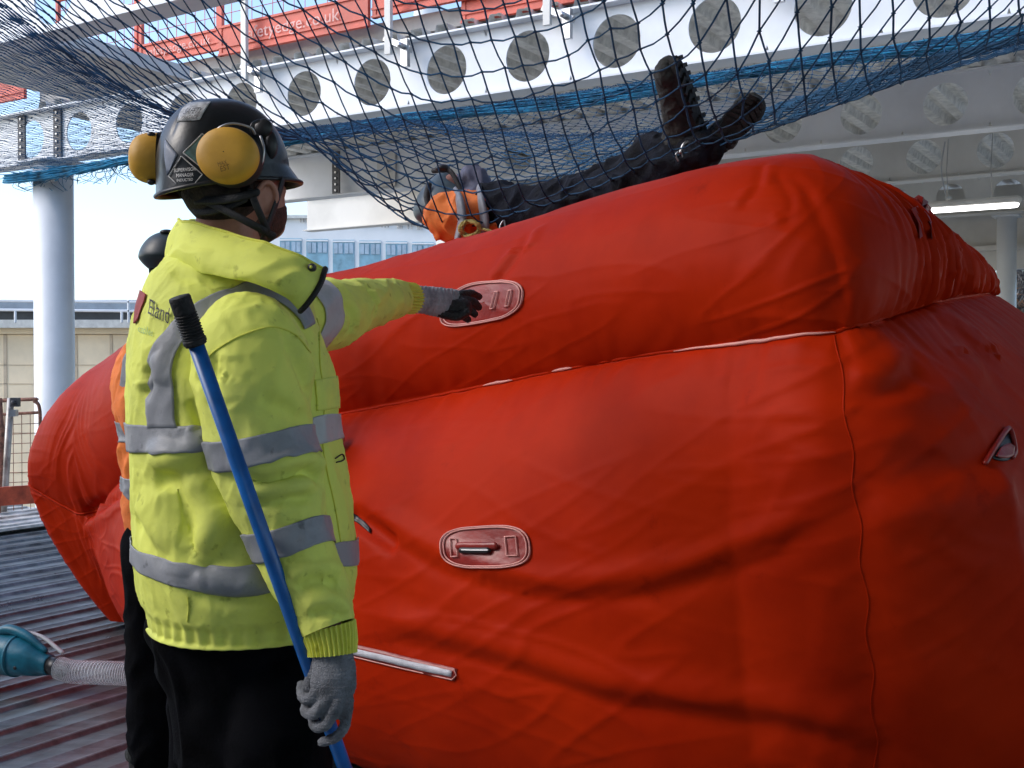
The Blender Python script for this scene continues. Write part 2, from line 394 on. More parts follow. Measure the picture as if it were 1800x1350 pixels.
def text_on(s, body, quad, name, m, parent, off=.003):
    """lettering laid on a surface; quad = photo positions of its bottom-left, bottom-right, top-left corner"""
    V, F = text_mesh(body, 1.0); w = V[:, 0].max(); h = V[:, 1].max()
    a, b, c = [np.array(q, float) for q in quad]; G = []; K = []
    for x in np.linspace(0, 1, 13):
        for y in np.linspace(-.2, 1.1, 6):
            q = a + (b - a) * x + (c - a) * y; G.append([1, x, y, x * y, x * x, y * y]); K.append(s.find(*q))
    G = np.array(G); K = np.array(K); wt = np.ones(len(G)); K[:, 0] = (K[:, 0] - K[0, 0] + s.nu / 2) % s.nu - s.nu / 2 + K[0, 0] if s.wrap else K[:, 0]
    for _ in range(5):
        cf = np.linalg.lstsq(G * wt[:, None], K * wt[:, None], rcond=None)[0]; wt = 1 / (1 + (np.linalg.norm(K - G @ cf, axis=1) / 1.5) ** 2)
    x, y = V[:, 0] / w, V[:, 1] / h; Q = np.stack([x * 0 + 1, x, y, x * y, x * x, y * y], 1) @ cf; P = s.at(Q[:, 0], Q[:, 1], off)
    return mesh(name, np.array(P), F, m, parent, smoothed=False)
# ================================================================== SETTING
Bd = np.array([-.848, .530, 0.]); Nd = np.array([.530, .848, 0.]); Zd = np.array([0, 0, 1.])
def UD(u, d, z=0.): return Bd * u + Nd * d + Zd * z
Z_BOT, Z_TOP = 3.84, 4.49

# -- ground far below
V = [(-220, -60, -4.2), (220, -60, -4.2), (220, 320, -4.2), (-220, 320, -4.2)]
M_ground = mat("pale_ground", (.30, .29, .26), .9, var=.15, vs=.6, bump=.3, bs=4)
mesh("ground", V, [(0, 1, 2, 3)], M_ground, smoothed=False)["kind"] = "structure"

# -- ribbed metal decking underfoot
def ribbed(prof, pitch, u0, u1, d0, d1, z, flip=False, nd=2):
    """profile [(offset, height)...] repeated along u, drawn out along d"""
    us, hs = [], []; n = int((u1 - u0) / pitch)
    for k in range(n):
        for o, h in prof: us.append(u0 + k * pitch + o); hs.append(h)
    us = np.array(us); hs = np.array(hs); ds = np.linspace(d0, d1, nd)
    P = Bd * us[None, :, None] + Nd * ds[:, None, None]; P = P + Zd * (z + hs)[None, :, None]
    I = np.arange(P.shape[0] * P.shape[1]).reshape(P.shape[:2])
    F = np.stack([I[:-1, :-1], I[:-1, 1:], I[1:, 1:], I[1:, :-1]], -1).reshape(-1, 4)
    return P.reshape(-1, 3), (F[:, ::-1] if flip else F)
def deckmat():
    m = bpy.data.materials.new("galvanised_deck"); m.use_nodes = True; nt = m.node_tree; N = nt.nodes; L = nt.links
    b = N["Principled BSDF"]; b.inputs["Metallic"].default_value = .45
    tc = N.new("ShaderNodeTexCoord"); mp = N.new("ShaderNodeMapping")
    mp.inputs["Rotation"].default_value = (0, 0, -math.atan2(Nd[1], Nd[0])); mp.inputs["Scale"].default_value = (.35, 3.5, 1)
    L.new(tc.outputs["Object"], mp.inputs[0])
    n = N.new("ShaderNodeTexNoise"); n.inputs["Scale"].default_value = 2.5; n.inputs["Detail"].default_value = 8; n.inputs["Roughness"].default_value = .7
    L.new(mp.outputs[0], n.inputs["Vector"])
    c = N.new("ShaderNodeValToRGB"); c.color_ramp.elements[0].position = .3; c.color_ramp.elements[1].position = .65
    c.color_ramp.elements[0].color = (.10, .12, .127, 1); c.color_ramp.elements[1].color = (.28, .325, .345, 1)
    L.new(n.outputs[0], c.inputs[0])
    n2 = N.new("ShaderNodeTexNoise"); n2.inputs["Scale"].default_value = 1.6; n2.inputs["Detail"].default_value = 9; n2.inputs["Roughness"].default_value = .75
    L.new(tc.outputs["Object"], n2.inputs["Vector"])
    c2 = N.new("ShaderNodeValToRGB"); c2.color_ramp.elements[0].position = .42; c2.color_ramp.elements[1].position = .6
    c2.color_ramp.elements[0].color = (.55, .5, .47, 1); c2.color_ramp.elements[1].color = (1, 1, 1, 1); L.new(n2.outputs[0], c2.inputs[0])
    mx = N.new("ShaderNodeMix"); mx.data_type = 'RGBA'; mx.blend_type = 'MULTIPLY'; mx.inputs[0].default_value = .8
    L.new(c.outputs[0], mx.inputs[6]); L.new(c2.outputs[0], mx.inputs[7]); L.new(mx.outputs[2], b.inputs["Base Color"])
    mr = N.new("ShaderNodeMapRange"); mr.inputs[1].default_value = .3; mr.inputs[2].default_value = .7; mr.inputs[3].default_value = .24; mr.inputs[4].default_value = .42
    L.new(n2.outputs[0], mr.inputs[0]); L.new(mr.outputs[0], b.inputs["Roughness"])
    n3 = N.new("ShaderNodeTexNoise"); n3.inputs["Scale"].default_value = 30; L.new(tc.outputs["Object"], n3.inputs["Vector"])
    v = N.new("ShaderNodeTexVoronoi"); v.inputs["Scale"].default_value = 40; L.new(tc.outputs["Object"], v.inputs["Vector"])
    bp = N.new("ShaderNodeBump"); bp.inputs["Strength"].default_value = .35; bp.inputs["Distance"].default_value = .006
    L.new(n3.outputs[0], bp.inputs["Height"]); bq = N.new("ShaderNodeBump"); bq.inputs["Strength"].default_value = .15; bq.inputs["Distance"].default_value = .004
    L.new(v.outputs[0], bq.inputs["Height"]); L.new(bp.outputs[0], bq.inputs["Normal"]); L.new(bq.outputs[0], b.inputs["Normal"])
    return m
M_deck = deckmat()
fp = [(0, 0), (.100, .0), (.104, .004), (.112, .004), (.116, 0), (.212, 0), (.220, .001), (.224, .013), (.230, .019), (.240, .019), (.246, .013), (.250, .0), (.2599, 0)]
Va, Fa = ribbed(fp, .26, -8, 10.0, -5, 6.55, -.042)
Vb, Fb = ribbed(fp, .26, -14, 3.3, 6.55, 30, -.042)
mesh("deck_floor", Va, Fa, M_deck, smoothed=False)["kind"] = "structure"
M_bounce = mat('pale_bounce_deck', (.74, .73, .70), .7, var=.12, vs=3, bump=.3, bs=12)  # unseen back deck made pale to bounce light onto the ceiling
mesh("deck_floor", Vb, Fb, M_bounce, smoothed=False)["kind"] = "structure"
# slab edge strip at the left (pale, with raised bars)
M_pale = mat("pale_edge_strip", (.62, .62, .60), .6, var=.22, vs=5, bump=.5, bs=14)
s = MB(); s.add(*box(UD(9.7, 5.7, .004), (Bd, Nd, Zd), (1.2, 1.0, .012)))
for k in range(9):
    s.add(*box(UD(8.6 + k * .24, 5.7, .02), (Bd, Nd, Zd), (.028, 1.0 + .1 * math.sin(k * 3), .012)))
s.build("floor_edge_strip", M_pale)["kind"] = "structure"

# -- ceiling decking
cp = [(0, 0), (.055, .004), (.06, 0), (.115, 0), (.135, .085), (.165, .09), (.185, .083), (.235, .09), (.26, .085), (.28, 0), (.2999, 0)]
Va, Fa = ribbed(cp, .3, -14, 12.6, 8.82, 24, Z_TOP + .008, nd=2)
tag(mesh("ceiling_decking", Va, Fa, M_galv, smoothed=False), kind="structure")
Vb, Fb = ribbed(cp, .3, -14, 3.1, -7, 5.55, Z_TOP + .008, nd=2)  # unseen deck overhead, its reach set to shade the right of the bag
tag(mesh("ceiling_decking", Vb, Fb, M_galv, smoothed=False), kind="structure")
# concrete over the decking so that no sky comes through
M_conc = mat("concrete", (.42, .41, .39), .85, var=.1, vs=3, bump=.3)
s = MB(); s.add(*box(UD(-.7, 16.6, Z_TOP + .20), (Bd, Nd, Zd), (13.3, 7.6, .09))); s.add(*box(UD(-5.5, -.6, Z_TOP + .20), (Bd, Nd, Zd), (8.4, 6.1, .09)))
s.build("ceiling_slab", M_conc)["kind"] = "structure"

# -- cellular beams
def beam(d, u0, u1, phase, label, m=M_steel, zb=Z_BOT, zt=Z_TOP, pitch=.90, dia=.46, fl=.25, holes=True, hmax=99):
    root = empty("cellular_beam", UD((u0 + u1) / 2, d, zb), label, "steel beam", "white cellular steel beams carrying the ceiling")
    t = .007; web = MB(); zc = (zb + zt) / 2; hh = (zt - zb) / 2 - .016; ns = 40
    ks = [k for k in range(int((u0 - phase) / pitch) - 1, int((u1 - phase) / pitch) + 2) if u0 + .3 < phase + k * pitch < min(hmax, u1 - .3)] if holes else []
    edges = [u0] + [phase + k * pitch - pitch / 2 for k in ks] + ([phase + ks[-1] * pitch + pitch / 2] if ks else []) + [u1]
    for side in (-1, 1):
        for k in ks:
            uc = phase + k * pitch; inn = []; out = []
            for i in range(ns):
                a = 2 * math.pi * i / ns; ca, sa = math.cos(a), math.sin(a)
                inn.append(UD(uc + dia / 2 * ca, d + side * t, zc + dia / 2 * sa))
                q = min((pitch / 2) / max(abs(ca), 1e-9), hh / max(abs(sa), 1e-9)); out.append(UD(uc + q * ca, d + side * t, zc + q * sa))
            web.add(inn + out, [(i, (i + 1) % ns, ns + (i + 1) % ns, ns + i) if side > 0 else (i, ns + i, ns + (i + 1) % ns, (i + 1) % ns) for i in range(ns)])
        spans = [(edges[0], edges[1]), (edges[-2], edges[-1])] if ks else [(u0, u1)]
        for a, b in spans:
            if b - a > .01: web.add([UD(a, d + side * t, zc - hh), UD(b, d + side * t, zc - hh), UD(b, d + side * t, zc + hh), UD(a, d + side * t, zc + hh)], [(0, 1, 2, 3) if side < 0 else (3, 2, 1, 0)])
    for k in ks:
        uc = phase + k * pitch; V = []
        for sd in (-t, t):
            for i in range(ns):
                a = 2 * math.pi * i / ns; V.append(UD(uc + dia / 2 * math.cos(a), d + sd, zc + dia / 2 * math.sin(a)))
        web.add(V, [(i, ns + i, ns + (i + 1) % ns, (i + 1) % ns) for i in range(ns)])
    web.build("web", m, root)
    for z in (zb + .008, zt - .008):
        MB().add(*box(UD((u0 + u1) / 2, d, z), (Bd, Nd, Zd), ((u1 - u0) / 2, fl / 2, .009))).build("flange", m, root)
    return root
def bolts(P0, P1, n, r, axis, parent, m=M_bolt):
    for i in range(n):
        c = np.asarray(P0) + (np.asarray(P1) - np.asarray(P0)) * (i + .5) / n
        V, F = tube([c, c + np.asarray(axis) * .014], r, 6, cap=False); mesh("bolt", V, F, m, parent, smoothed=False)
u_ph = 5.4 - .02
b1 = beam(8.88, -9, 17, u_ph, "long white cellular beam crossing above the lying man, with the blue net along its bottom edge")
b2 = beam(12.9, -9, 13.0, .76, "white cellular beam at the upper right with round holes, second from the net", M_steel, hmax=8.6)
b3 = beam(16.0, -9, 14.5, -.15, "cream cellular beam third from the net, above the tube light", M_steelc, hmax=5)
b4 = beam(20.1, -9, 14.5, .3, "cream cellular beam farthest back, just behind the tube light", M_steelc, hmax=5)
b0 = beam(5.5, -8, 9.4, 6.62, "near white cellular beam cut off by the top left corner", M_steel)
def end_plate(u, d, root, z0=Z_BOT + .02, z1=Z_TOP - .02, off=-.03, w=.07):
    p = MB().add(*box(UD(u, d + off, (z0 + z1) / 2), (Bd, Nd, Zd), (w, .01, (z1 - z0) / 2))).build("end_plate", M_plate, root)
    bolts(UD(u, d + off - .012, z0), UD(u, d + off - .012, z1), 7, .018, -Nd, p)
end_plate(12.05, 8.88, b1); end_plate(12.75, 8.88, b1); end_plate(11.0, 12.9, b2, off=-.14)
MB().add(*box(UD(10.15, 12.86, Z_BOT + .3), (Bd, Nd, Zd), (.16, .012, .24))).build("splice_plate", M_steelc, b2)
bolts(UD(10.1, 12.84, Z_BOT + .2), UD(10.1, 12.84, Z_BOT + .5), 2, .02, -Nd, b2)

# primary girders running away from the camera
def girder(u, d0, d1, zb, zt, w, label, m):
    root = empty("girder", UD(u, (d0 + d1) / 2, zb), label, "steel girder", "girders between the cellular beams")
    c = UD(u, (d0 + d1) / 2, 0)
    MB().add(*box(c + Zd * (zb + zt) / 2, (Nd, Bd, Zd), ((d1 - d0) / 2, .008, (zt - zb) / 2 - .01))).build("web", m, root)
    for z in (zb + .009, zt - .009): MB().add(*box(c + Zd * z, (Nd, Bd, Zd), ((d1 - d0) / 2, w / 2, .01))).build("flange", m, root)
    return root
M_steelg = mat("grey_painted_steel", (.40, .41, .42), .5, var=.08, vs=2, bump=.1)
MB().add(*box(UD(8.5, 6.35, 3.93), (Bd, Nd, Zd), (.75, .69, .06))).build("ceiling_soffit", M_steelc)["kind"] = "structure"
girder(9.0, 13.05, 15.84, Z_BOT + .03, Z_TOP - .03, .3, "cream girder between two beams, just right of the standing man's helmet", M_steelc)
girder(-7.0, 13.05, 15.84, Z_BOT + .03, Z_TOP - .03, .3, "cream girder between the second and third beams at the far right", M_steelc)

# round steel columns
def column(x, y, r, z0, z1, label):
    root = empty("round_column", (x, y, z0), label, "column", "round white steel columns")
    V, F = tube([(x, y, z0), (x, y, z1)], r, 48, cap=False); o = mesh("shaft", V, F, M_steel, root)
    for z in (z0 + .02, z1 - .012): MB().add(*box((x, y, z), (Bd, Nd, Zd), (r * 1.35, r * 1.35, .012))).build("cap_plate", M_steel, root)
    return root
p = W(95, 500, 14.0); column(p[0], 14.0, .235, -4.2, Z_BOT, "thick white round column at the left, standing behind the end of the red bag")
p = W(1769, 500, 19.0); column(p[0], 19.0, .155, 0, Z_BOT, "white round column at the far right beside the leafless trees")
p = W(752, 80, 16.4); column(p[0], 16.4, .2, Z_TOP + .4, 8.2, "pale round column of the upper storey seen above the long beam")

# glazed far wall: lintel, posts, sill (parallel to the beams)
wroot = empty("window_wall", UD(0, 21.2, 0), "cream rear wall with a deep lintel and window openings behind the tube light", "wall")
MB().add(*box(UD(0, 21.2, 3.72), (Bd, Nd, Zd), (12, .12, .72))).build("lintel", M_steelc, wroot)
MB().add(*box(UD(0, 21.05, 3.36), (Bd, Nd, Zd), (12, .16, .04))).build("ledge", M_steelc, wroot)
for u in (-9.0, -3.1, -.3, 3.5): MB().add(*box(UD(u, 21.2, 1.9), (Bd, Nd, Zd), (.10, .08, 1.15))).build("mullion", M_steelc, wroot)
MB().add(*box(UD(0, 21.2, .35), (Bd, Nd, Zd), (12, .1, .38))).build("sill_wall", M_steelc, wroot)
# unseen rear wall and side wall, added to cut the light on the bag
M_wall = mat("light_block_grey", (.30, .30, .29), .85, var=.1, vs=2, bump=.3)
s = MB(); s.add(*box(UD(3.5, -6.6, 2.2), (Bd, Nd, Zd), (7.5, .1, 2.4))); s.add(*box(UD(10.8, -3.0, 2.2), (Bd, Nd, Zd), (.1, 3.5, 2.4)));
tag(s.build("added_shade_wall", M_wall), "plain grey wall added out of view behind the camera to cut the light", "wall")

# tube light on wires
def tubelight():
    c = W(1711, 361, 13.6); root = empty("tube_light", c, "lit white tube light hanging on wires at the right, left of the round column", "ceiling light")
    L = 125 / 2000 * 13.6 / .848 / 2 * .96; ax = -Bd * L
    V, F = tube([c - ax + Zd * .03, c + ax + Zd * .03], .052, 14, flat=1.0); mesh("housing", V, F, M_steelc, root)
    V, F = tube([c - ax * .96 - Zd * .018, c + ax * .96 - Zd * .018], .043, 14)
    M_lamp = mat("lit_diffuser", (.9, .9, .9), .4, var=.0, emit=(1, 1, .98), es=3.0); mesh("diffuser", V, F, M_lamp, root)
    for sgn, x in ((-1, 1667), (1, 1745)):
        a = W(x, 352, 13.6) ; b_ = W(x, 245 if sgn < 0 else 235, 13.6)
        V, F = tube([a, (a + b_) / 2 + Bd * .02, b_], .006, 5); mesh("hanging_wire", V, F, M_bolt, root)
        MB().add(*box(a + Zd * .03, XYZ, (.03, .03, .015))).build("bracket", M_bolt, root)
    a = W(1663, 345, 13.6); b_ = W(1661, 250, 13.6); V, F = tube([a, (a + b_) / 2 + (-.05, 0, 0), b_], .009, 5, dense=12); mesh("cable", V, F, M_steelg, root)
tubelight()

# upper storey edge protection: red boards with lettering, posts with clamps
def x2u(px):
    k = (px - 900) / 2000; return 5.4 + (.114 - 10.4 * k) / (.848 + .53 * k)
M_bannertext = mat('faded_lettering', (.72, .42, .38), .6, var=.15, vs=20)
def board(pa, pb, z0, z1, label, text=None, off=0.):
    ua, ub = x2u(pa), x2u(pb); uc, h = (ua + ub) / 2, abs(ua - ub) / 2; d = 8.86 + off
    root = empty("edge_barrier", UD(uc, d, z0), label, "red barrier", "red edge protection barriers on the upper storey")
    MB().add(*box(UD(uc, d, (z0 + z1) / 2), (Bd, Nd, Zd), (h, .012, (z1 - z0) / 2))).build("toe_board", M_redboard, root)
    for z in (z0 + .014, z1 - .014, z0 + .09): MB().add(*box(UD(uc, d - .017, z), (Bd, Nd, Zd), (h, .012, .012 if z > z0 + .05 else .01))).build("board_rib", M_redboard, root)
    for u in (uc - h + .03, uc + h - .03): MB().add(*box(UD(u, d, z0 + .56), (Bd, Nd, Zd), (.022, .022, .56))).build("upright", M_redboard, root)
    V, F = tube([UD(uc - h, d, z0 + 1.1), UD(uc + h, d, z0 + 1.1)], .022, 8); mesh("top_rail", V, F, M_redboard, root)
    mm = MB(); 
    for k in range(int(2 * h / .15)): mm.add(*tube([UD(uc - h + .1 + k * .15, d, z1), UD(uc - h + .1 + k * .15, d, z0 + 1.1)], .004, 4, cap=False))
    for k in range(1, 6): mm.add(*tube([UD(uc - h, d, z1 + k * .13), UD(uc + h, d, z1 + k * .13)], .004, 4, cap=False))
    mm.build("mesh_infill", M_redboard, root)
    if text:
        V, F = text_mesh(text, 1.0); w = V[:, 0].max(); hh = (z1 - z0) * .42; wl = min(1.35, 2 * h * .8)
        P = [UD(uc + wl / 2 - v[0] / w * wl, d - .033, z0 + (z1 - z0) * .36 + v[1] / .72 * hh) for v in V]
        mesh("lettering", P, F, M_bannertext, root, smoothed=False)
board(-160, 50, 4.68, 4.98, "red barrier at the far left edge, seen through the fine net")
board(105, 248, 4.68, 5.0, "red barrier right of the left column, seen through the fine net")
board(250, 392, 4.78, 5.02, "red lettered barrier left of the first upright post, above the grey girder", "safetyedge.co.uk")
board(393, 655, 4.70, 5.02, "red lettered barrier crossed by the first two uprights at the top", "safetyedge.co.uk", -.03)
board(657, 1090, 4.78, 5.06, "red lettered barrier above the long beam at the top centre", "safetyedge.co.uk")
board(806, 1065, 4.58, 4.86, "lower red board touching the top of the long beam at the top centre", None, .06)
def epost(px, label):
    u = x2u(px); root = empty("barrier_post", UD(u, 8.7, Z_TOP), label, "post", "barrier posts clamped to the long beam")
    MB().add(*box(UD(u, 8.70, Z_TOP + .66), (Bd, Nd, Zd), (.035, .022, .80))).build("post", M_steelc, root)
    br = MB(); br.add(*box(UD(u - .10, 8.72, Z_TOP - .05), (Bd * .9 + Zd * .45, Nd, Zd * .9 - Bd * .45), (.17, .03, .028)))
    br.add(*box(UD(u - .2, 8.70, Z_TOP - .16), (Bd, Nd, Zd), (.04, .025, .13))); br.build("clamp", M_bolt, root)
    V, F = tube([UD(u - .2, 8.67, Z_TOP - .10), UD(u - .2, 8.62, Z_TOP - .10)], .03, 6); mesh("clamp_bolt", V, F, M_bolt, root)
epost(452, "first upright post from the left, in front of the red lettered barrier")
epost(702, "middle upright post, left of the orange lower board")
epost(977, "upright post with its clamp at the top centre, above the lying man")
epost(1335, "upright post whose clamp shows at the top right of the long beam")

# -- left side beyond the slab: fence, wall, far buildings
M_tubeb = mat("rusty_tube", (.30, .13, .08), .6, var=.3, vs=20, bump=.3)
M_tubeg = mat("galvanised_tube", (.42, .40, .38), .45, metal=.4, var=.2, vs=10)
fr = empty("mesh_fence", W(30, 905, 10.5), "brown framed wire mesh fence panel at the left edge beside the white column", "fence")
def wp(x, y, Y=10.5): return W(x, y, Y)
V, F = tube([wp(-120, 712), wp(50, 702), wp(60, 705), wp(69, 716), wp(71, 760), wp(73, 905)], .017, 8, dense=40); mesh("frame", V, F, M_tubeb, fr)
V, F = tube([wp(-120, 735), wp(70, 725)], .014, 8); mesh("rail", V, F, M_tubeb, fr)
mm = MB()
for k in range(13): mm.add(*tube([wp(68 - k * 15, 727), wp(69 - k * 15, 902)], .0035, 4, cap=False))
for k in range(10): mm.add(*tube([wp(-120, 752 + k * 17), wp(71, 744 + k * 17)], .0035, 4, cap=False))
mm.build("wire_mesh", M_tubeb, fr)
V, F = tube([wp(19, 700, 10.3), wp(6, 905, 10.3)], .030, 12, cap=False); sp = mesh("scaffold_tube", V, F, M_tubeg)
tag(sp, "grey scaffold tube leaning beside the mesh fence", "scaffold tube")
V, F = tube([wp(-2, 700, 10.2), wp(3, 760, 10.2), wp(-4, 905, 10.2)], .026, 12, cap=False)
tag(mesh("scaffold_tube", V, F, M_tubeb), "brown scaffold tube at the very left edge of the picture", "scaffold tube")
c = wp(27, 707, 10.25); ck = MB(); ck.add(*box(c, XYZ, (.035, .03, .04))); ck.add(*tube([c + (0, -.05, 0), c + (0, .05, 0)], .02, 8)); ck.build("clamp", M_plate, fr)
c = wp(24, 726, 10.25); MB().add(*box(c, XYZ, (.03, .03, .03))).build("clamp", M_bolt, fr)
M_toe = mat("orange_toe_board", (.50, .085, .035), .55, var=.2, vs=8, bump=.2)
a, b_ = W(-60, 877, 9.6), W(66, 868, 9.9); dd = b_ - a
tr = tag(MB().add(*box((a + b_) / 2, (dd, np.cross(dd, Zd), Zd), (np.linalg.norm(dd) / 2, .02, .08))).build("toe_board", M_toe), "orange brown toe board at the left, ending at the corner of the red bag", "board")
# cream clad building opposite
M_clad = mat("cream_cladding", (.88, .72, .50), .8, var=.05, vs=1.5, bump=.1)
M_joint = mat('panel_joint_cream', (.60, .48, .34), .8, var=.05)
M_cladw = mat("pale_roof_edge", (.62, .62, .58), .7, var=.08)
M_bluegrey = mat("blue_grey_roof", (.26, .31, .36), .5, var=.1, vs=2)
M_darkband = mat("dark_glazed_band", (.06, .07, .085), .3, var=.15, vs=3)
cb = empty("clad_building", W(0, 900, 26), "low cream panelled building with a blue grey roof band beyond the fence at the left", "building")
def bb(x0, y0, x1, y1, Y, dpt, name, m):
    a, b2_ = W(x0, y1, Y), W(x1, y0, Y); c = (a + b2_) / 2; c[1] = Y + dpt / 2
    return MB().add(*box(c, XYZ, (abs(b2_[0] - a[0]) / 2, dpt / 2, abs(b2_[2] - a[2]) / 2))).build(name, m, cb)
bb(-900, 588, 470, 1140, 26, 6, "wall", M_clad); bb(-900, 562, 472, 576, 25.6, 6.6, "parapet", M_cladw); bb(-900, 576, 472, 587, 25.9, 6, "parapet_trim", M_clad)
bb(-900, 545, 470, 562, 26.4, 5, "glazed_band", M_darkband); bb(-900, 527, 474, 545, 26.0, 6, "roof_band", M_bluegrey)
for k in range(12): bb(-300 + k * 62, 588, -298.6 + k * 62, 1130, 25.985, .01, "panel_joint", M_joint)
for yy in (641, 674, 700, 760, 830): bb(-900, yy, 470, yy + 1.3, 25.985, .01, "panel_joint", M_joint)
rl = MB()
for y0, y1 in ((527, 531), (543, 547)):
    V, F = tube([W(-300, y0 - 1, 24.6), W(260, y1, 24.6)], .03, 6); rl.add(V, F)
rl.build("rail", M_steel, cb)
for x in (27, 214, 226, 400): V, F = tube([W(x, 566, 24.6), W(x, 529 if x == 226 else 548, 24.6)], .03, 6); mesh("rail_post", V, F, M_steel, cb)
bb(46, 900, 68, 912, 25.5, .3, "vent_box", M_bluegrey)
# white office building with windows, far away
M_white = mat("white_render", (.80, .80, .80), .7, var=.03, vs=.8)
M_winb = mat("blue_window_panel", (.22, .40, .50), .3, var=.12, vs=2)
M_wing = mat("window_glass", (.35, .45, .55), .12, var=.1, vs=3)
ob = empty("office_building", W(620, 900, 48), "distant white building with rows of blue windows, right of the standing man's neck", "building")
def ow(x0, y0, x1, y1, Y, dpt, name, m, par=None):
    a, b2_ = W(x0, y1, Y), W(x1, y0, Y); c = (a + b2_) / 2; c[1] = Y + dpt / 2
    return MB().add(*box(c, XYZ, (abs(b2_[0] - a[0]) / 2, dpt / 2, abs(b2_[2] - a[2]) / 2))).build(name, m, par or ob)
ow(440, 382, 800, 1080, 48, 8, "wall", M_white); ow(436, 378, 806, 383.5, 47.8, 8.4, "roof_coping", M_cladw)
for k in range(7):
    x = 492 + k * 46.5; y = 419 + k * 1.3
    ow(x, y + 26, x + 38, y + 62, 47.96, .06, "spandrel_panel", M_winb)
    w_ = ow(x, y, x + 38, y + 26, 47.97, .05, "window", M_winb)
    for q in (1.5, 20.5):
        ow(x + q, y + 6, x + q + 7, y + 24, 47.93, .04, "pane", M_wing, w_); ow(x + q + 8.5, y + 6, x + q + 15.5, y + 24, 47.93, .04, "pane", M_wing, w_)
    ow(x, y + 1.2, x + 38, y + 4, 47.93, .04, "window_head", M_white, w_)
    ow(x, y + 70, x + 38, y + 96, 47.97, .05, "window", M_winb)
rs = random.Random(5); x = 496
while x < 735:
    w_ = rs.choice([10, 14, 9]); y = 384 + (x - 496) * .062
    v = MB(); v.add(*box(W(x + w_ / 2, y - 4, 47.9), XYZ, (w_ * .012 * 2, .05, .02)))
    for q in (x + 1.5, x + w_ / 2, x + w_ - 1.5)[::rs.choice([1, 2])]: v.add(*tube([W(q, y - 4, 47.9), W(q, y + 5, 47.9)], .025, 4, cap=False))
    v.build("roof_rail", M_tubeg, ob); x += w_ + rs.choice([8, 14, 22])
# leafless trees seen through the openings at the right
M_bark = mat("grey_bark", (.10, .09, .085), .9, var=.3, vs=10, bump=.5)
M_twig = mat("twigs_and_dry_leaves", (.13, .13, .12), .9, var=.35, vs=1.2, col2=(.05, .055, .06))
M_twigo = mat("rusty_dry_leaves", (.30, .17, .10), .9, var=.3, vs=1.2)
def tree(px, Y, h, seed, label, m2):
    R = random.Random(seed); base = W(px, 640, Y); base[2] = -4.2
    root = empty("bare_tree", base, label, "tree", "leafless trees beyond the right side")
    tr_ = MB(); cr_ = MB(); tips = []
    def grow(p, dr, ln, r, lev):
        q = p + dr * ln; mid = (p + q) / 2 + np.array([R.uniform(-1, 1), R.uniform(-1, 1), 0]) * ln * .06
        tr_.add(*tube([p, mid, q], [r, r * .85, r * .68], 6 if lev < 2 else 4, cap=False))
        if lev >= 4: tips.append((mid, q)); return
        for k in range(R.choice([2, 3, 3]) if lev else 5):
            a = R.uniform(0, 6.283); sp_ = R.uniform(.3, .75); v = dr + sp_ * np.array([math.cos(a), math.sin(a), R.uniform(-.1, .45)])
            grow(p + dr * ln * (R.uniform(.45, 1) if lev else R.uniform(.55, 1)), v / np.linalg.norm(v), ln * R.uniform(.55, .78), r * .6, lev + 1)
    grow(base, np.array([0, 0, 1.]), h * .42, h * .02, 0)
    for a, b2_ in tips:
        for k in range(34):
            c = a + (b2_ - a) * R.random() + np.array([R.gauss(0, 1), R.gauss(0, 1), R.gauss(0, 1)]) * .28
            d_ = np.array([R.gauss(0, 1), R.gauss(0, 1), R.gauss(.3, 1)]); d_ /= np.linalg.norm(d_); e = np.cross(d_, [.3, .5, .8]); e /= np.linalg.norm(e)
            l, w = R.uniform(.05, .16), R.uniform(.006, .03); cr_.add([c - d_ * l, c + e * w, c + d_ * l, c - e * w], [(0, 1, 2, 3)])
    tr_.build("trunk", M_bark, root); cr_.build("crown", m2, root)
tree(1706, 31, 10.5, 1, "grey leafless tree filling the opening left of the far right column", M_twig)
tree(1745, 36, 11.5, 2, "tall bare tree behind the far right column", M_twig)
tree(1812, 29, 9.5, 3, "bare tree with rusty leaves right of the far right column", M_twigo)
tree(1650, 38, 11, 6, "bare tree mostly hidden behind the red bag", M_twig)
tree(1860, 38, 11, 8, "bare tree at the right edge of the picture", M_twig)
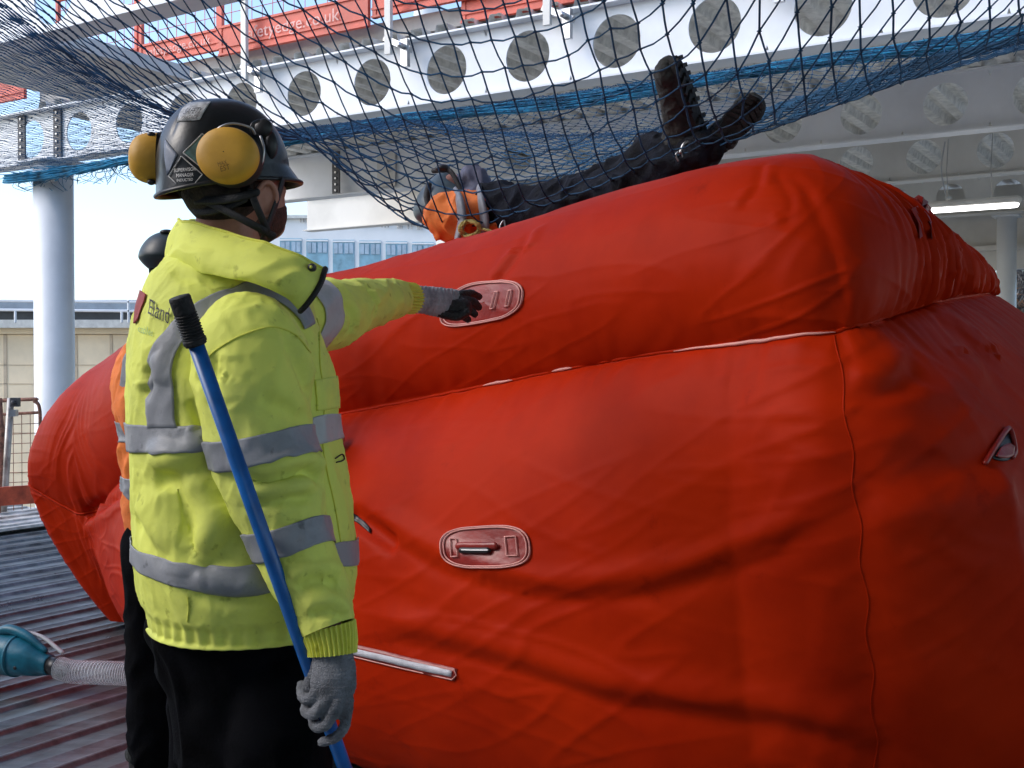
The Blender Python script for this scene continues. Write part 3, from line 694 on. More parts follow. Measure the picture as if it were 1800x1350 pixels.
# ================================================================== RED INFLATABLE BAG
def make_bag():
    NS = 900
    near_t = np.array([0, .117, .29, .46, .70, .88, 1.0]); seam_z = np.array([1.448, 1.405, 1.30, 1.193, 1.03, .846, .56])
    crown_z = np.array([1.95, 1.965, 1.835, 1.765, 1.69, 1.64, 1.44])
    C0s, C1s = np.array([.80, 2.70]), np.array([-2.20, 5.90])
    def side(pts, n):                      # open polyline sampled evenly in parameter
        return crv(np.array(pts, float), n + 1)[:-1]
    n1, n2, n3, n4, n5 = 330, 60, 150, 120, 240
    def near(za, c0, c1, bow):
        t = np.linspace(0, 1, n1 + 1)[:-1]; xy = c0 + (c1 - c0) * t[:, None]; nrm = np.array([-(c1 - c0)[1], (c1 - c0)[0]]); nrm /= -np.linalg.norm(nrm)
        if nrm[1] > 0: nrm = -nrm
        xy = xy + nrm * (bow * np.sin(np.pi * t) ** .8)[:, None]
        return np.column_stack([xy, np.interp(t, near_t, za)])
    def ring(c0, c1a, c1b, c3, c2, za, bow, right=None, K=7):
        a = near(za, np.array(c0[:2]), np.array(c1a[:2]), bow)
        b = side([c1a, c1b], n2)
        c = side([c1b, c3], n3); d = side([c3, c2], n4)
        e = side([c2] + (right or []) + [c0], n5)
        R = np.vstack([a, b, c, d, e])
        # soften corners a little
        ker = np.ones(2 * K + 1) / (2 * K + 1); Q = np.vstack([R[-K:], R, R[:K]])
        return np.stack([np.convolve(Q[:, i], ker, 'valid') for i in range(3)], 1)
    floor = ring((.97, 2.88, 0), (-1.94, 5.98, 0), (-2.24, 6.06, 0), (-1.1, 7.6, 0), (2.35, 4.4, 0), np.zeros(7), .44, [(1.8, 3.4, 0)], 26)
    seam = ring((.797, 2.70, 1.448), (-2.20, 5.90, .56), (-2.67, 6.12, .745), (-1.3, 7.9, .85), (1.83, 4.32, 1.62), seam_z, .03, [(1.56, 3.75, 1.60), (1.20, 3.18, 1.545)], 14)
    crown = ring((.80, 2.72, 1.93), (-2.22, 5.95, 1.42), (-2.42, 6.1, 1.36), (-1.3, 7.8, 1.42), (1.60, 4.32, 1.72), crown_z, .03, [(1.37, 3.72, 1.83), (1.07, 3.15, 1.90)], 42)
    # weights of the bulges round the ring
    i = np.arange(NS); t_near = np.clip(i / n1, 0, 1)
    def outw(R):
        tn = np.roll(R, -6, 0) - np.roll(R, 6, 0); o = np.stack([tn[:, 1], -tn[:, 0]], 1); o /= np.linalg.norm(o, axis=1)[:, None] + 1e-9
        c = R[:, :2].mean(0); 
        if ((R[:, :2] - c) * o).sum() < 0: o = -o
        K = 16; ker = np.hanning(2 * K + 3)[1:-1]; ker /= ker.sum(); Q = np.vstack([o[-K:], o, o[:K]]); o = np.stack([np.convolve(Q[:, k], ker, 'valid') for k in range(2)], 1)
        return o
    of, os_, oc = outw(floor), outw(seam), outw(crown)
    isn = i < n1; isend = (i >= n1 + n2 + n3 + n4)
    bl = np.where(isn, .30 * np.sin(np.pi * np.clip(t_near * .92 + .05, 0, 1)) ** .6, .12); bl = np.where((i >= n1) & (i < n1 + n2), .015, bl)
    bl = np.where(isend, .34, bl); K = 21; bl = np.convolve(np.concatenate([bl[-K:], bl, bl[:K]]), np.ones(2 * K + 1) / (2 * K + 1), 'valid')
    bu = np.where(isn, .085, .08); bu = np.where((i >= n1) & (i < n1 + n2), .09, bu); bu = np.where(isend, .06, bu)
    bu = np.convolve(np.concatenate([bu[-K:], bu, bu[:K]]), np.ones(2 * K + 1) / (2 * K + 1), 'valid')
    rows = []; nl, nu_, nc = 150, 120, 60
    for k in range(nl):
        a = k / nl; prof = (1 - abs(2 * a - 1) ** 2.4) ** .85
        R = floor * (1 - a) + seam * a; o = of * (1 - a) + os_ * a; R = R.copy(); R[:, :2] += o * (bl * prof)[:, None]; rows.append(R)
    p0 = math.radians(42)
    for k in range(nu_):
        ph = -p0 + (math.radians(90) + p0) * k / (nu_ - 1); s = (math.sin(ph) + math.sin(p0)) / (1 + math.sin(p0)); a = s
        R = seam * (1 - a) + crown * a; o = os_ * (1 - a) + oc * a; R = R.copy(); A = bu / (1 - math.cos(p0))
        off = A * (math.cos(ph) - math.cos(p0)) if ph < 0 else A * (1 - math.cos(p0)) - (A * (1 - math.cos(p0)) + .22) * (1 - math.cos(ph))
        R[:, :2] += o * np.asarray(off)[:, None]; rows.append(R)
    last = rows[-1]; cen = last.mean(0); cl = np.array([cen[0], cen[1]])
    # roof: shrink towards a centre line along the bag
    A0, A1 = np.array([1.15, 3.75, 1.92]), np.array([-1.45, 6.6, 1.55])
    ax = A1 - A0; tt = np.clip(((last - A0) @ ax) / (ax @ ax), 0, 1); core = A0 + ax * tt[:, None]
    for k in range(1, nc + 1):
        a = k / nc; R = last * (1 - a) + core * a; R[:, 2] += .05 * math.sin(math.pi * a / 2) ; rows.append(R)
    P = np.stack(rows, 0); nv = len(rows)
    wv = (smooth(nl + 50, nl + 95, np.arange(nv)) * (1 - smooth(nv - 25, nv - 3, np.arange(nv))))[:, None, None]
    for _ in range(140):
        Q = P.copy(); Q[1:-1] = .25 * (P[2:] + P[:-2]) + .25 * (np.roll(P, 1, 1) + np.roll(P, -1, 1))[1:-1]; P = P * (1 - wv) + Q * wv
    S = Surf(P)
    v = np.arange(nv)[:, None] * np.ones(NS)[None]; u = np.ones(nv)[:, None] * i[None]
    # --- creases
    X = S.P; d = np.zeros((nv, NS))
    big = pn(warp(X, .25, 1.1) * np.array([1.3, 1.3, 1.7])) * .011; mid = (ridge(warp(X, .18, 2.2) * np.array([1.9, 1.9, 3.4])) - .5) * .004
    fine = (ridge(warp(X @ np.array([[.9, 0, .35], [0, 1, .25], [-.4, .1, .9]]), .05, 2) * np.array([1.6, 1.6, 9])) ** 6) * .0035 + (ridge(warp(X @ np.array([[.8, 0, -.6], [0, 1, -.2], [.6, .1, .8]]), .04, 2) * np.array([1.4, 1.4, 11]) + 7) ** 8) * .004
    mask = .45 + .75 * smooth(-.2, .5, pn(X * 1.1 + 5)); d += big + (mid + fine) * mask
    near_sd = np.abs(v - nl)                                  # rows from the seam
    zd = np.linalg.norm(X - seam[None], axis=2)
    gath = ridge(np.stack([u * .15 + 1.5 * pn(X * 3), zd * 1.4, zd * 0], -1)) - .5
    d += gath * .010 * np.exp(-zd / .12) * smooth(0, .03, zd) * np.where(v < nl, 1., .45)
    # tight pleats on the short end of the upper chamber
    ue = (u - (n1 + n2 + n3 + n4)) / n5
    end = smooth(.10, .22, ue) * (1 - smooth(.72, .93, ue)) * (v >= nl) * smooth(0, 6, v - nl) * (1 - smooth(nl + 92, nl + 118, v))
    pl = ridge(np.stack([u * .17 + 1.1 * pn(X * 2.2), X[..., 2] * 1.0, u * 0], -1)) + .6 * ridge(np.stack([u * .42 + pn(X * 4), X[..., 2] * 1.7 + 9, u * 0], -1))
    d += (pl - .8) * .021 * end * (1.0 + .4 * smooth(nl + 70, nl, v))
    # puckers along the upright corner seams
    for uc, wd, amp, zlo in ((0, 20, .005, 0), (n1, 22, .014, 0)):
        du = np.abs((u - uc + NS / 2) % NS - NS / 2)
        g = ridge(np.stack([X[..., 2] * 7 + .12 * du + pn(X * 4), du * .03, du * 0], -1)) - .5
        d += g * amp * np.exp(-(du / wd) ** 2) * (v < nl) ; d -= .009 * np.exp(-(du / 3.0) ** 2) * (1 - smooth(nl + 10, nl + 40, v))
        d += g * amp * .6 * np.exp(-(du / wd) ** 2) * (v >= nl) * (1 - smooth(nl + 30, nl + 80, v))
    S.displace(d)
    # --- long folds traced on the near face: (polyline, depth, width, ridge on the upper side)
    def fold(pl_, amp, w, lift=0., up=0.):
        E = crv(np.array(pl_, float), 60); Q = np.array([S.find(*e) for e in E]); L_ = S.at(Q[:, 0], Q[:, 1])
        lo, hi = L_.min(0) - 4 * w, L_.max(0) + 4 * w; m = ((S.P > lo) & (S.P < hi)).all(2); pts = S.P[m]
        best = np.full(len(pts), 9.); sgn = np.zeros(len(pts)); tpar = np.zeros(len(pts))
        for k in range(len(L_)):
            dv = pts - L_[k]; q = np.linalg.norm(dv, axis=1); c = q < best; best[c] = q[c]; sgn[c] = dv[c, 2]; tpar[c] = k / 59
        ends = smooth(0, .12, tpar) * (1 - smooth(.88, 1, tpar)) if True else 1
        sdv = best * np.sign(sgn)
        dd_ = np.zeros(S.P.shape[:2]); dd_[m] = ends * (-amp * np.exp(-(best / w) ** 2) + lift * np.exp(-((sdv - up * w * 1.8) / (w * 1.3)) ** 2))
        S.displace(dd_)
        if hasattr(S, 'q'): del S.q
    fold([(625, 905), (700, 960), (800, 1010), (950, 1050), (1080, 1052), (1200, 1030), (1330, 985), (1480, 915)], .008, .030, .014, 1)
    fold([(620, 1115), (760, 1140), (900, 1180), (1050, 1230), (1250, 1262), (1420, 1290), (1560, 1340)], .010, .034, .015, 1)
    fold([(930, 405), (915, 440), (880, 490), (870, 505)], .006, .020, .008, 1)
    fold([(1375, 300), (1410, 330), (1440, 380), (1470, 460), (1483, 560)], .006, .018, .002, 1)
    fold([(610, 900), (650, 925), (700, 965)], .025, .03)
    fold([(1640, 560), (1700, 600), (1740, 650), (1760, 700)], .005, .05, .010, 1)
    fold([(1500, 700), (1560, 690), (1620, 640)], .010, .03, .010, 1)
    fold([(1490, 860), (1600, 830), (1700, 815), (1760, 790)], .012, .05, .014, -1)
    fold([(150, 905), (180, 890), (240, 850)], .03, .04, .02, -1)
    fold([(1340, 285), (1330, 330), (1300, 370)], .004, .014, .003, 1); fold([(1360, 300), (1390, 350), (1380, 400)], .004, .014, .003, 1)
    return S, (n1, n2, n3, n4, n5, nl, seam)
bagS, bagI = make_bag()
bag = bagS.build("inflatable_bag", M_red)
tag(bag, "huge red inflatable lifting cushion of two stacked chambers filling the right of the picture", "air cushion")
def bag_child(V, F, name, m, smoothed=True): return mesh(name, V, F, m, bag, smoothed)
# seams, welded piping
n1, n2, n3, n4, n5, nl, seam = bagI
u = np.linspace(0, 900, 901); V, F = tube(bagS.at(u[:-1] % 900, np.full(900, nl + .0), .003), .006, 5); bag_child(V, F, "seam_piping", M_red)
for uc in (0, n1):
    vv = np.linspace(3, nl - 1, 120); V, F = tube(bagS.at(uc + .35 * np.sin(vv * .35), vv, .0), .0022, 5); bag_child(V, F, 'corner_seam', M_red)
sx = proj(bagS.P[nl])[:n1, 0]
for xa, xb in ((1478, 1190), (905, 855), (1008, 975)):
    ua, ub = [float(np.argmin(abs(sx - x))) for x in (xa, xb)]; uu = np.linspace(ua, ub, 40)
    V, F = tube(bagS.at(uu, np.full(40, nl - .4), .006), np.interp(np.linspace(0, 1, 40), [0, .1, .5, .9, 1], [.001, .003, .0055, .003, .001]), 6); bag_child(V, F, "pale_seam_tape", M_stitch)
# handle patches
def handle_patch(corners, inner, name, bar=None, lab=None):
    """corners: 4 photo positions bl, br, tr, tl -> rounded outline laid on the cloth"""
    bl_, br_, tr_, tl_ = [np.array(c, float) for c in corners]; n = 72; R = []
    for k in range(n):
        a = 2 * math.pi * k / n; c, s_ = math.cos(a), math.sin(a); x = .5 + .5 * np.sign(c) * abs(c) ** .62; y = .5 + .5 * np.sign(s_) * abs(s_) ** .75
        R.append((x, y))
    def pos(x, y): return (bl_ * (1 - x) + br_ * x) * (1 - y) + (tl_ * (1 - x) + tr_ * x) * y
    rings = []
    for f in (1.0, .93, .8, .6, .4, .2, .03):
        uv = np.array([bagS.find(*pos(.5 + (x - .5) * f, .5 + (y - .5) * f)) for x, y in R]); rings.append(uv)
    P = np.stack([bagS.at(r[:, 0], r[:, 1], .0022 if k else .001) for k, r in enumerate(rings)]); g = Surf(P)
    root = g.build(name, M_redpatch, bag)
    if lab: root["label"] = lab
    for f in (.985, .915):
        uv = [bagS.find(*pos(.5 + (x - .5) * f, .5 + (y - .5) * f)) for x, y in R]; uv.append(uv[0]); V, F = bagS.loopline(uv, .0024, .006); mesh("welded_edge", V, F, M_stitch, root)
    for x0, x1, y0, y1 in inner:
        uv = []
        for a, b2_ in (((x0, y0), (x1, y0)), ((x1, y0), (x1, y1)), ((x1, y1), (x0, y1)), ((x0, y1), (x0, y0))):
            for t in np.linspace(0, 1, 8): uv.append(bagS.find(*pos(a[0] + (b2_[0] - a[0]) * t, a[1] + (b2_[1] - a[1]) * t)))
        V, F = bagS.loopline(uv, .0020, .007); mesh("stitched_tab", V, F, M_stitch, root)
    if bar:
        q = [bagS.find(*pos(x, .5 + (bar[2] if len(bar) > 2 else 0))) for x in np.linspace(bar[0], bar[1], 12)]; q = np.array(q)
        strap = bagS.at(q[:, 0], q[:, 1], .012); V, F = tube(strap, .011, 10, flat=.6); mesh("handle_grip", V, F, M_redpatch, root)
        V, F = tube(strap[1:-2] + np.array([0, -.004, -.012]), .010, 8); mesh("handle_bar", V=V, F=F, mat=M_dark, parent=root)
        V, F = tube(strap[1:-2] + np.array([0, -.014, -.010]), .0022, 6); mesh("bar_edge", V=V, F=F, mat=M_bolt, parent=root)
    return root
handle_patch([(778, 997), (938, 999), (930, 920), (772, 930)], [(.12, .19, .28, .72), (.73, .85, .28, .72)], "handle_patch", (.22, .62), "lower carrying handle patch with its black bar")
handle_patch([(762, 582), (916, 556), (926, 490), (800, 500)], [(.62, .66, .32, .72), (.80, .84, .32, .72)], "handle_patch", None, "upper carrying handle patch beside the pointing glove")
# white strap at the foot of the near face, with its red welded border
def strap_on(p0, p1, w, name, m, off):
    p0, p1 = np.array(p0, float), np.array(p1, float); nn = np.array([-(p1 - p0)[1], (p1 - p0)[0]]); nn /= np.linalg.norm(nn)
    return bagS.patch([tuple(p0 + nn * w), tuple(p1 + nn * w)], [tuple(p0 - nn * w), tuple(p1 - nn * w)], name, m, bag, off=off, n=30, k=3)
strap_on((590, 1135), (802, 1186), 11, "strap_backing", M_redpatch, .002); strap_on((590, 1137), (795, 1184), 5.5, "webbing_strap", M_webbing, .005)
q = [bagS.find(x, y) for x, y in ((800, 1176), (804, 1186), (796, 1194), (700, 1172), (600, 1148))]; V, F = bagS.loopline(q, .0022, .005); bag_child(V, F, "welded_edge", M_stitch)
bagS.patch([(612, 899), (632, 908), (653, 930)], [(612, 911), (630, 921), (651, 938)], "fold_shade", M_dark, bag, off=.003, n=12, k=4)  # dark strip painting the shade inside a deep fold
# buckle and tag on the upper right end, torn valve flap low on the end
q = bagS.at(*bagS.find(1612, 395), .02)
tg = MB().add(*box(q + np.array([0, -.0, .0]), (np.array([1, .5, .22]), np.array([-.5, 1, 0]), Zd), (.032, .01, .006))).build("metal_buckle", M_bolt, bag)
bagS.patch([(1598, 372), (1622, 376)], [(1606, 425), (1630, 424)], "buckle_strap", M_redpatch, bag, off=.012, n=4, k=3)
bagS.patch([(1590, 366), (1612, 362), (1626, 374)], [(1600, 388), (1612, 384), (1624, 386)], "valve_tab", M_redpatch, bag, off=.016, n=5, k=2)
c = bagS.at(*bagS.find(1766, 778)); 
V, F = bagS.line([(1730, 815), (1750, 780), (1770, 755), (1780, 790), (1776, 805)], .007, .006); bag_child(V, F, "valve_flap_edge", M_redpatch)
bagS.patch([(1752, 782), (1770, 762), (1780, 775)], [(1742, 806), (1762, 812), (1778, 806)], "valve_opening", M_dark, bag, off=.003, n=14, k=6)
bagS.patch([(1752, 790), (1765, 782), (1776, 788)], [(1744, 806), (1760, 810), (1774, 804)], "valve_flap", M_redpatch, bag, off=.012, n=14, k=6)
# ================================================================== PEOPLE
def body_chain(mb, pts, rad, seg=14): V, F = tube(pts, rad, seg, dense=0); mb.add(V, F)
def crumple(S, amp, sc, axis=None, fine=.4, seed=0.):
    X = S.P + seed; Q = X * np.array(sc)
    d = (ridge(warp(Q, .35, 1.3)) - .55) * amp + pn(Q * .45) * amp * .9 + (ridge(Q * 3.1) ** 2 - .3) * amp * fine
    S.displace(d)
def folds(S, L, m=None):
    """folds pressed into cloth: (photo polyline, depth, width, lift)"""
    for pl_, amp, w, lift in L:
        E = crv(np.array(pl_, float), 40); Q = np.array([S.find(*e) for e in E]); C = S.at(Q[:, 0], Q[:, 1])
        D = np.linalg.norm(S.P[:, :, None, :] - C[None, None, ::1, :], axis=3); k = D.argmin(2); best = D.min(2)
        tp = k / 39.; e = smooth(0, .2, tp + .05) * (1 - smooth(.8, 1.05, tp)); sg = np.sign(S.P[..., 2] - C[k][..., 2])
        S.displace(e * (-amp * np.exp(-(best / w) ** 2) + lift * np.exp(-((best * sg - 1.9 * w) / (1.4 * w)) ** 2)))
        if hasattr(S, 'q'): del S.q
# ---------------------------------------------------------------- the standing man in yellow
CT = W(425, 640, 2.20)
F_ = np.array([.90, .43, 0]); F_ /= np.linalg.norm(F_); R_ = np.array([F_[1], -F_[0], 0])
HB = W(400, 330, 2.18)
M1 = []
bm_ = MB()
hip = W(425, 1120, 2.22)
def wl(lst): return [W(*p) for p in lst]
body_chain(bm_, wl([(425, 1110, 2.24), (420, 1000, 2.22), (415, 800, 2.2), (410, 640, 2.2), (408, 540, 2.2)]), [.10, .11, .12, .12, .09])
body_chain(bm_, wl([(408, 560, 2.2), (402, 470, 2.19), (398, 400, 2.17)]), [.08, .062, .06])
body_chain(bm_, wl([(440, 590, 2.05), (487, 850, 1.99), (560, 1060, 1.96), (580, 1125, 1.945)]), [.05, .038, .032, .026])
body_chain(bm_, wl([(470, 570, 2.38), (590, 550, 2.55), (700, 527, 2.85), (722, 528, 2.89)]), [.05, .045, .03, .026])
for x, yy, Y in ((470, 1150, 2.12), (385, 1150, 2.3)):
    a = W(x, yy, Y); body_chain(bm_, [a + (0, 0, -.06), a + (0.02, 0, -.42), a + (.0, 0, -.76)], [.05, .045, .035])
    body_chain(bm_, [a + (-.03, 0, -.80), a + (.17, .06, -.815)], [.045, .035])
# head: skull, jaw, nose, ears, turned to the right and away, tilted up
hf = np.array([.54, .80, .24]); hf /= np.linalg.norm(hf); hr = np.cross(hf, Zd); hr /= np.linalg.norm(hr); hu = np.cross(hr, hf)
hc = W(410, 318, 2.17)
def hp(f, r, u): return hc + hf * f + hr * r + hu * u
bm_.add(*ellipsoid(hp(-.005, 0, .01), (hf, hr, hu), (.098, .077, .11)))
bm_.add(*ellipsoid(hp(.035, 0, -.055), (hf, hr, hu), (.068, .062, .075)))
bm_.add(*ellipsoid(hp(.065, 0, -.095), (hf, hr, hu), (.035, .04, .03)))
bm_.add(*tube([hp(.093, 0, .0), hp(.115, 0, -.03), (hp(.108, 0, -.045))], [.010, .015, .013], 10))
bm_.add(*tube([hp(.09, -.03, .012), hp(.095, 0, .018), hp(.09, .03, .012)], [.012, .012, .012], 8))
bm_.add(*tube([hp(.098, -.022, -.068), hp(.106, 0, -.066), hp(.098, .022, -.068)], [.008, .009, .008], 8))
for sgn in (-1, 1):
    bm_.add(*ellipsoid(hp(.07, sgn * .035, -.03), (hf, hr, hu), (.022, .022, .018)))
man = fuse(bm_, "person", M_skin, .006, None, 3)
tag(man, "standing man in a yellow hi-vis jacket and black helmet, pointing at the red bag", "person")
def mchild(V, F, name, m, parent=man, sm=True): return mesh(name, V, F, m, parent, sm)
# ear (near side), seen below the helmet
ec = W(466, 352, 2.085); eax = np.array([.55, .35, .1]); eu = np.array([.05, -.1, 1.]); eo = np.array([.5, -.86, 0.])
eb = MB(); ring = [ec + eax / np.linalg.norm(eax) * .019 * math.cos(a) * (1 if math.sin(a) > -.2 else .7) + eu * .031 * math.sin(a) + eo * .008 for a in np.linspace(0, 2 * math.pi, 19)]
eb.add(*tube(ring, .0055, 8)); eb.add(*ellipsoid(ec, (eax, np.cross(eu, eax), eu), (.017, .009, .026))); eb.add(*tube([ec + eu * .012 - eax * .01, ec - eu * .010 - eax * .008], .006, 8))
fuse(eb, "ear", M_skin, .0022, man, 2)
# eyes, beard stubble and hair
for sgn in (-1, 1): mchild(*ellipsoid(hp(.088, sgn * .032, .003), (hf, hr, hu), (.012, .012, .011), 12, 8), "eye", M_paint_w)
M_beard = mat("beard", (.085, .03, .022), .85, var=.3, vs=80, bump=.8, bs=250)
bd = MB(); bd.add(*ellipsoid(hp(.036, 0, -.070), (hf, hr, hu), (.068, .062, .060))); fuse(bd, "beard", M_beard, .006, man, 2)
hh_ = MB(); hh_.add(*ellipsoid(hp(-.022, 0, .0), (hf, hr, hu), (.088, .080, .088))); fuse(hh_, "hair", M_hair, .006, man, 2)

# ---- jacket body
def lvl(y, l, r, ratio=1.0):
    c = W((l + r) / 2, y, 2.20); w = (r - l) / 2 * 2.20 / FPX; k = w / .2035
    return [*c, *(F_ * .20 * k), *(R_ * .22 * k * ratio)]
J = [lvl(1096, 262, 608), lvl(1060, 254, 614), lvl(1010, 245, 622), lvl(950, 240, 620), lvl(890, 238, 614), lvl(830, 234, 606),
     lvl(765, 231, 594), lvl(705, 229, 590), lvl(650, 229, 582), lvl(600, 233, 568), lvl(555, 243, 552, .98), lvl(520, 256, 545, .92), lvl(490, 272, 534, .82), lvl(468, 289, 515, .72), lvl(452, 300, 490, .62)]
T_ = loft(J, 240, 320, 2.25)
T0 = T_.P.copy()
crumple(T_, .006, (5, 5, 3.2)); crumple(T_, .0022, (14, 14, 9), seed=3.)
folds(T_, [([(255, 820), (300, 860), (330, 930), (345, 1000)], .022, .022, .012), ([(345, 1010), (400, 960), (440, 900)], .014, .02, .012), ([(255, 640), (262, 670), (256, 700)], .018, .015, .006),
           ([(270, 850), (330, 830), (390, 800)], .012, .018, .010), ([(330, 1040), (400, 1055), (470, 1050)], .010, .014, .008), ([(235, 900), (260, 960), (300, 990)], .010, .02, .008),
           ([(330, 700), (350, 740), (352, 760)], .012, .012, .006), ([(300, 480), (380, 500), (440, 520)], .006, .014, .004)])
hb0 = T0[:22].copy(); wv_ = smooth(6, 21, np.arange(22))[:, None, None]; T_.P[:22] = hb0 * (1 - wv_) + T_.P[:22] * wv_; T_.normals()
for y0 in (0,):
    hm = smooth(0, 3, np.arange(240))[:, None] * (1 - smooth(12, 20, np.arange(240)))[:, None]
    T_.displace(-.008 * hm + hm * .003 * np.sin(np.arange(320)[None] * 2 * math.pi * 40 / 320 + .8 * pn(T_.P * 9)))
jk = T_.build("jacket", M_hiviz, man, thick=.003)
# yoke / armhole seams and bands
T_.patch([(205, 742), (260, 748), (310, 750), (372, 748)], [(210, 790), (260, 797), (310, 798), (374, 790)], "reflective_band", M_refl, jk, ext=(30, 30), n=50)
T_.patch([(205, 945), (240, 962), (300, 985), (370, 996), (440, 992), (480, 985)], [(210, 985), (250, 1005), (300, 1028), (370, 1042), (430, 1046), (480, 1040)], "reflective_band", M_refl, jk, ext=(30, 0), n=60)
T_.patch([(262, 752), (261, 690), (266, 640), (290, 585), (330, 545), (390, 512), (440, 498), (490, 500), (530, 525), (552, 570)], [(312, 752), (308, 700), (305, 655), (316, 612), (345, 580), (395, 545), (440, 527), (480, 528), (512, 548), (534, 580)], "reflective_brace", M_refl, jk, off=.0045, n=70)
T_.patch([(545, 735), (570, 728), (592, 728)], [(552, 782), (574, 778), (594, 772)], "reflective_band", M_reflb, jk, off=.004, n=16, ext=(0, 10))
T_.patch([(580, 958), (600, 952), (622, 950)], [(586, 994), (606, 996), (627, 994)], "reflective_band", M_refl, jk, off=.004, n=16, ext=(0, 10))
for pts in ([(560, 560), (562, 640), (570, 700), (568, 790), (590, 900), (604, 1000), (606, 1070)], [(330, 1092), (332, 1070), (330, 1050)]):
    V, F = T_.line(pts, .0016, .0012); mchild(V, F, "seam", M_hivizrib, jk)
T_.patch([(553, 668), (575, 664), (598, 660)], [(556, 722), (578, 720), (600, 716)], "pocket_flap", M_hiviz, jk, off=.002, n=16, thick=.003)
V, F = T_.line([(588, 806), (600, 799), (603, 808), (590, 813)], .0014, .002); mchild(V, F, "pen_mark", M_strap, jk)
text_on(T_, "Eland", [(262, 552), (299, 570), (265, 526)], "lettering", M_strap, jk, .0045)
M_faint = mat("faded_print", (.40, .55, .20), .8, var=.1)
text_on(T_, "cables", [(244, 583), (270, 592), (246, 571)], "faded_lettering", M_faint, jk, .0025)
M_logo = mat("red_print", (.33, .05, .05), .7, var=.15)
T_.patch([(246, 510), (252, 513), (259, 518)], [(238, 570), (243, 566), (247, 556)], "printed_emblem", M_logo, jk, n=16)
# ---- collar
cb_ = crv(wl([(515, 505, 2.40), (440, 468, 2.42), (340, 448, 2.36), (296, 456, 2.24), (304, 468, 2.13), (370, 482, 2.035), (450, 498, 1.985), (500, 520, 1.985), (526, 545, 2.01)]), 150)
ct_ = crv(wl([(505, 470, 2.38), (430, 412, 2.40), (350, 388, 2.34), (318, 386, 2.24), (326, 390, 2.15), (385, 402, 2.075), (455, 425, 2.03), (520, 445, 2.015), (571, 471, 2.04)]), 150)
cm_ = crv(wl([(515, 490, 2.42), (430, 445, 2.44), (338, 420, 2.37), (298, 422, 2.24), (306, 432, 2.12), (372, 446, 2.03), (450, 466, 1.98), (515, 486, 1.975), (556, 508, 2.01)]), 150)
tt = np.linspace(0, 1, 40)[:, None, None]
CP = (1 - tt) * (1 - 2 * tt) * cb_[None] + 4 * tt * (1 - tt) * cm_[None] + tt * (2 * tt - 1) * ct_[None]
Cs = Surf(CP, wrap=False)
if (Cs.N[:, 90] * (Cs.P[:, 90] - np.array([0, 0, CAMZ]))).sum() > 0: Cs.N = -Cs.N; Cs.flip = True
dd = (ridge(warp(Cs.P * np.array([9, 9, 14]), .4, 1.2)) - .5) * .006; Cs.P = Cs.P + Cs.N * dd[..., None]
col = Cs.build("collar", M_hiviz, man, thick=.010)
fe = Cs.P[:, -1]; V, F = tube(fe + np.array([.002, 0, 0]), .0055, 8, flat=1.0); mchild(V, F, "zip_edge", M_strap, col)
V, F = tube(Cs.P[-1, 60:], .003, 6); mchild(V, F, "collar_piping", M_hivizrib, col)
sn = W(551, 470, 2.0); k_ = np.unravel_index(np.argmin(((proj(Cs.P) - np.array([551, 471])) ** 2).sum(2)), CP.shape[:2]); sn = Cs.P[k_]
V, F = tube([sn - (0, .002, 0), sn - (0, .010, 0)], .0075, 14); sb = mchild(V, F, "snap_button", M_plate, col)
mchild(*ellipsoid(sn - np.array([0, .016, 0]), XYZ, (.003, .003, .003), 8, 6), "snap_centre", M_hivizrib, sb)
# ---- near sleeve
SL = [(445, 560, 2.08, .060), (440, 592, 2.045, .098), (442, 645, 2.015, .113), (452, 750, 1.995, .100), (483, 850, 1.985, .094), (508, 930, 1.98, .078), (534, 1000, 1.97, .069), (562, 1060, 1.96, .058), (577, 1104, 1.95, .049)]
def sleeve(sl, flat, nv=200, nu=140): return limb([W(a, b, c) for a, b, c, _ in sl], [r for *_, r in sl], nv, nu, flat)
SN = sleeve(SL, .92)
crumple(SN, .006, (6, 6, 4.5), seed=7.); crumple(SN, .0022, (15, 15, 11), seed=1.)
folds(SN, [([(400, 840), (470, 850), (540, 830), (570, 850)], .018, .013, .012), ([(440, 890), (500, 880), (560, 872)], .014, .012, .010), ([(455, 700), (500, 720), (545, 745)], .008, .016, .006),
           ([(500, 590), (530, 650), (545, 700)], .012, .016, .008), ([(375, 620), (372, 680), (380, 720)], .012, .014, .006), ([(520, 1040), (560, 1020), (610, 1030)], .012, .014, .008), ([(470, 960), (520, 985), (590, 975)], .006, .012, .004),
           ([(540, 1085), (580, 1075), (615, 1090)], .008, .010, .006)])
sl1 = SN.build("sleeve", M_hiviz, man)
SN.patch([(360, 776), (400, 775), (460, 764), (520, 750), (560, 744)], [(368, 826), (400, 829), (460, 817), (520, 802), (562, 794)], "reflective_band", M_refl, sl1, ext=(20, 20), n=44)
SN.patch([(428, 938), (460, 936), (510, 922), (550, 908), (585, 905)], [(440, 990), (475, 987), (520, 972), (560, 956), (592, 950)], "reflective_band", M_refl, sl1, ext=(20, 20), n=44)
for pts in ([(352, 640), (385, 612), (430, 588), (480, 575), (520, 590), (545, 620)],):
    V, F = SN.line(pts, .0018, .001); mchild(V, F, "seam", M_hivizrib, sl1)
def cuff(sl, name, parent, ribs=34, flat=.92):
    C = limb([W(a, b, c) for a, b, c, _ in sl], [r for *_, r in sl], 40, 340, flat)
    C.displace(.0028 * np.sin(np.arange(340)[None] * 2 * math.pi * ribs / 340 + .8 * pn(C.P * 14)) * np.ones((40, 1)) + .0015 * pn(C.P * 50)); return C.build(name, M_hivizrib, parent)
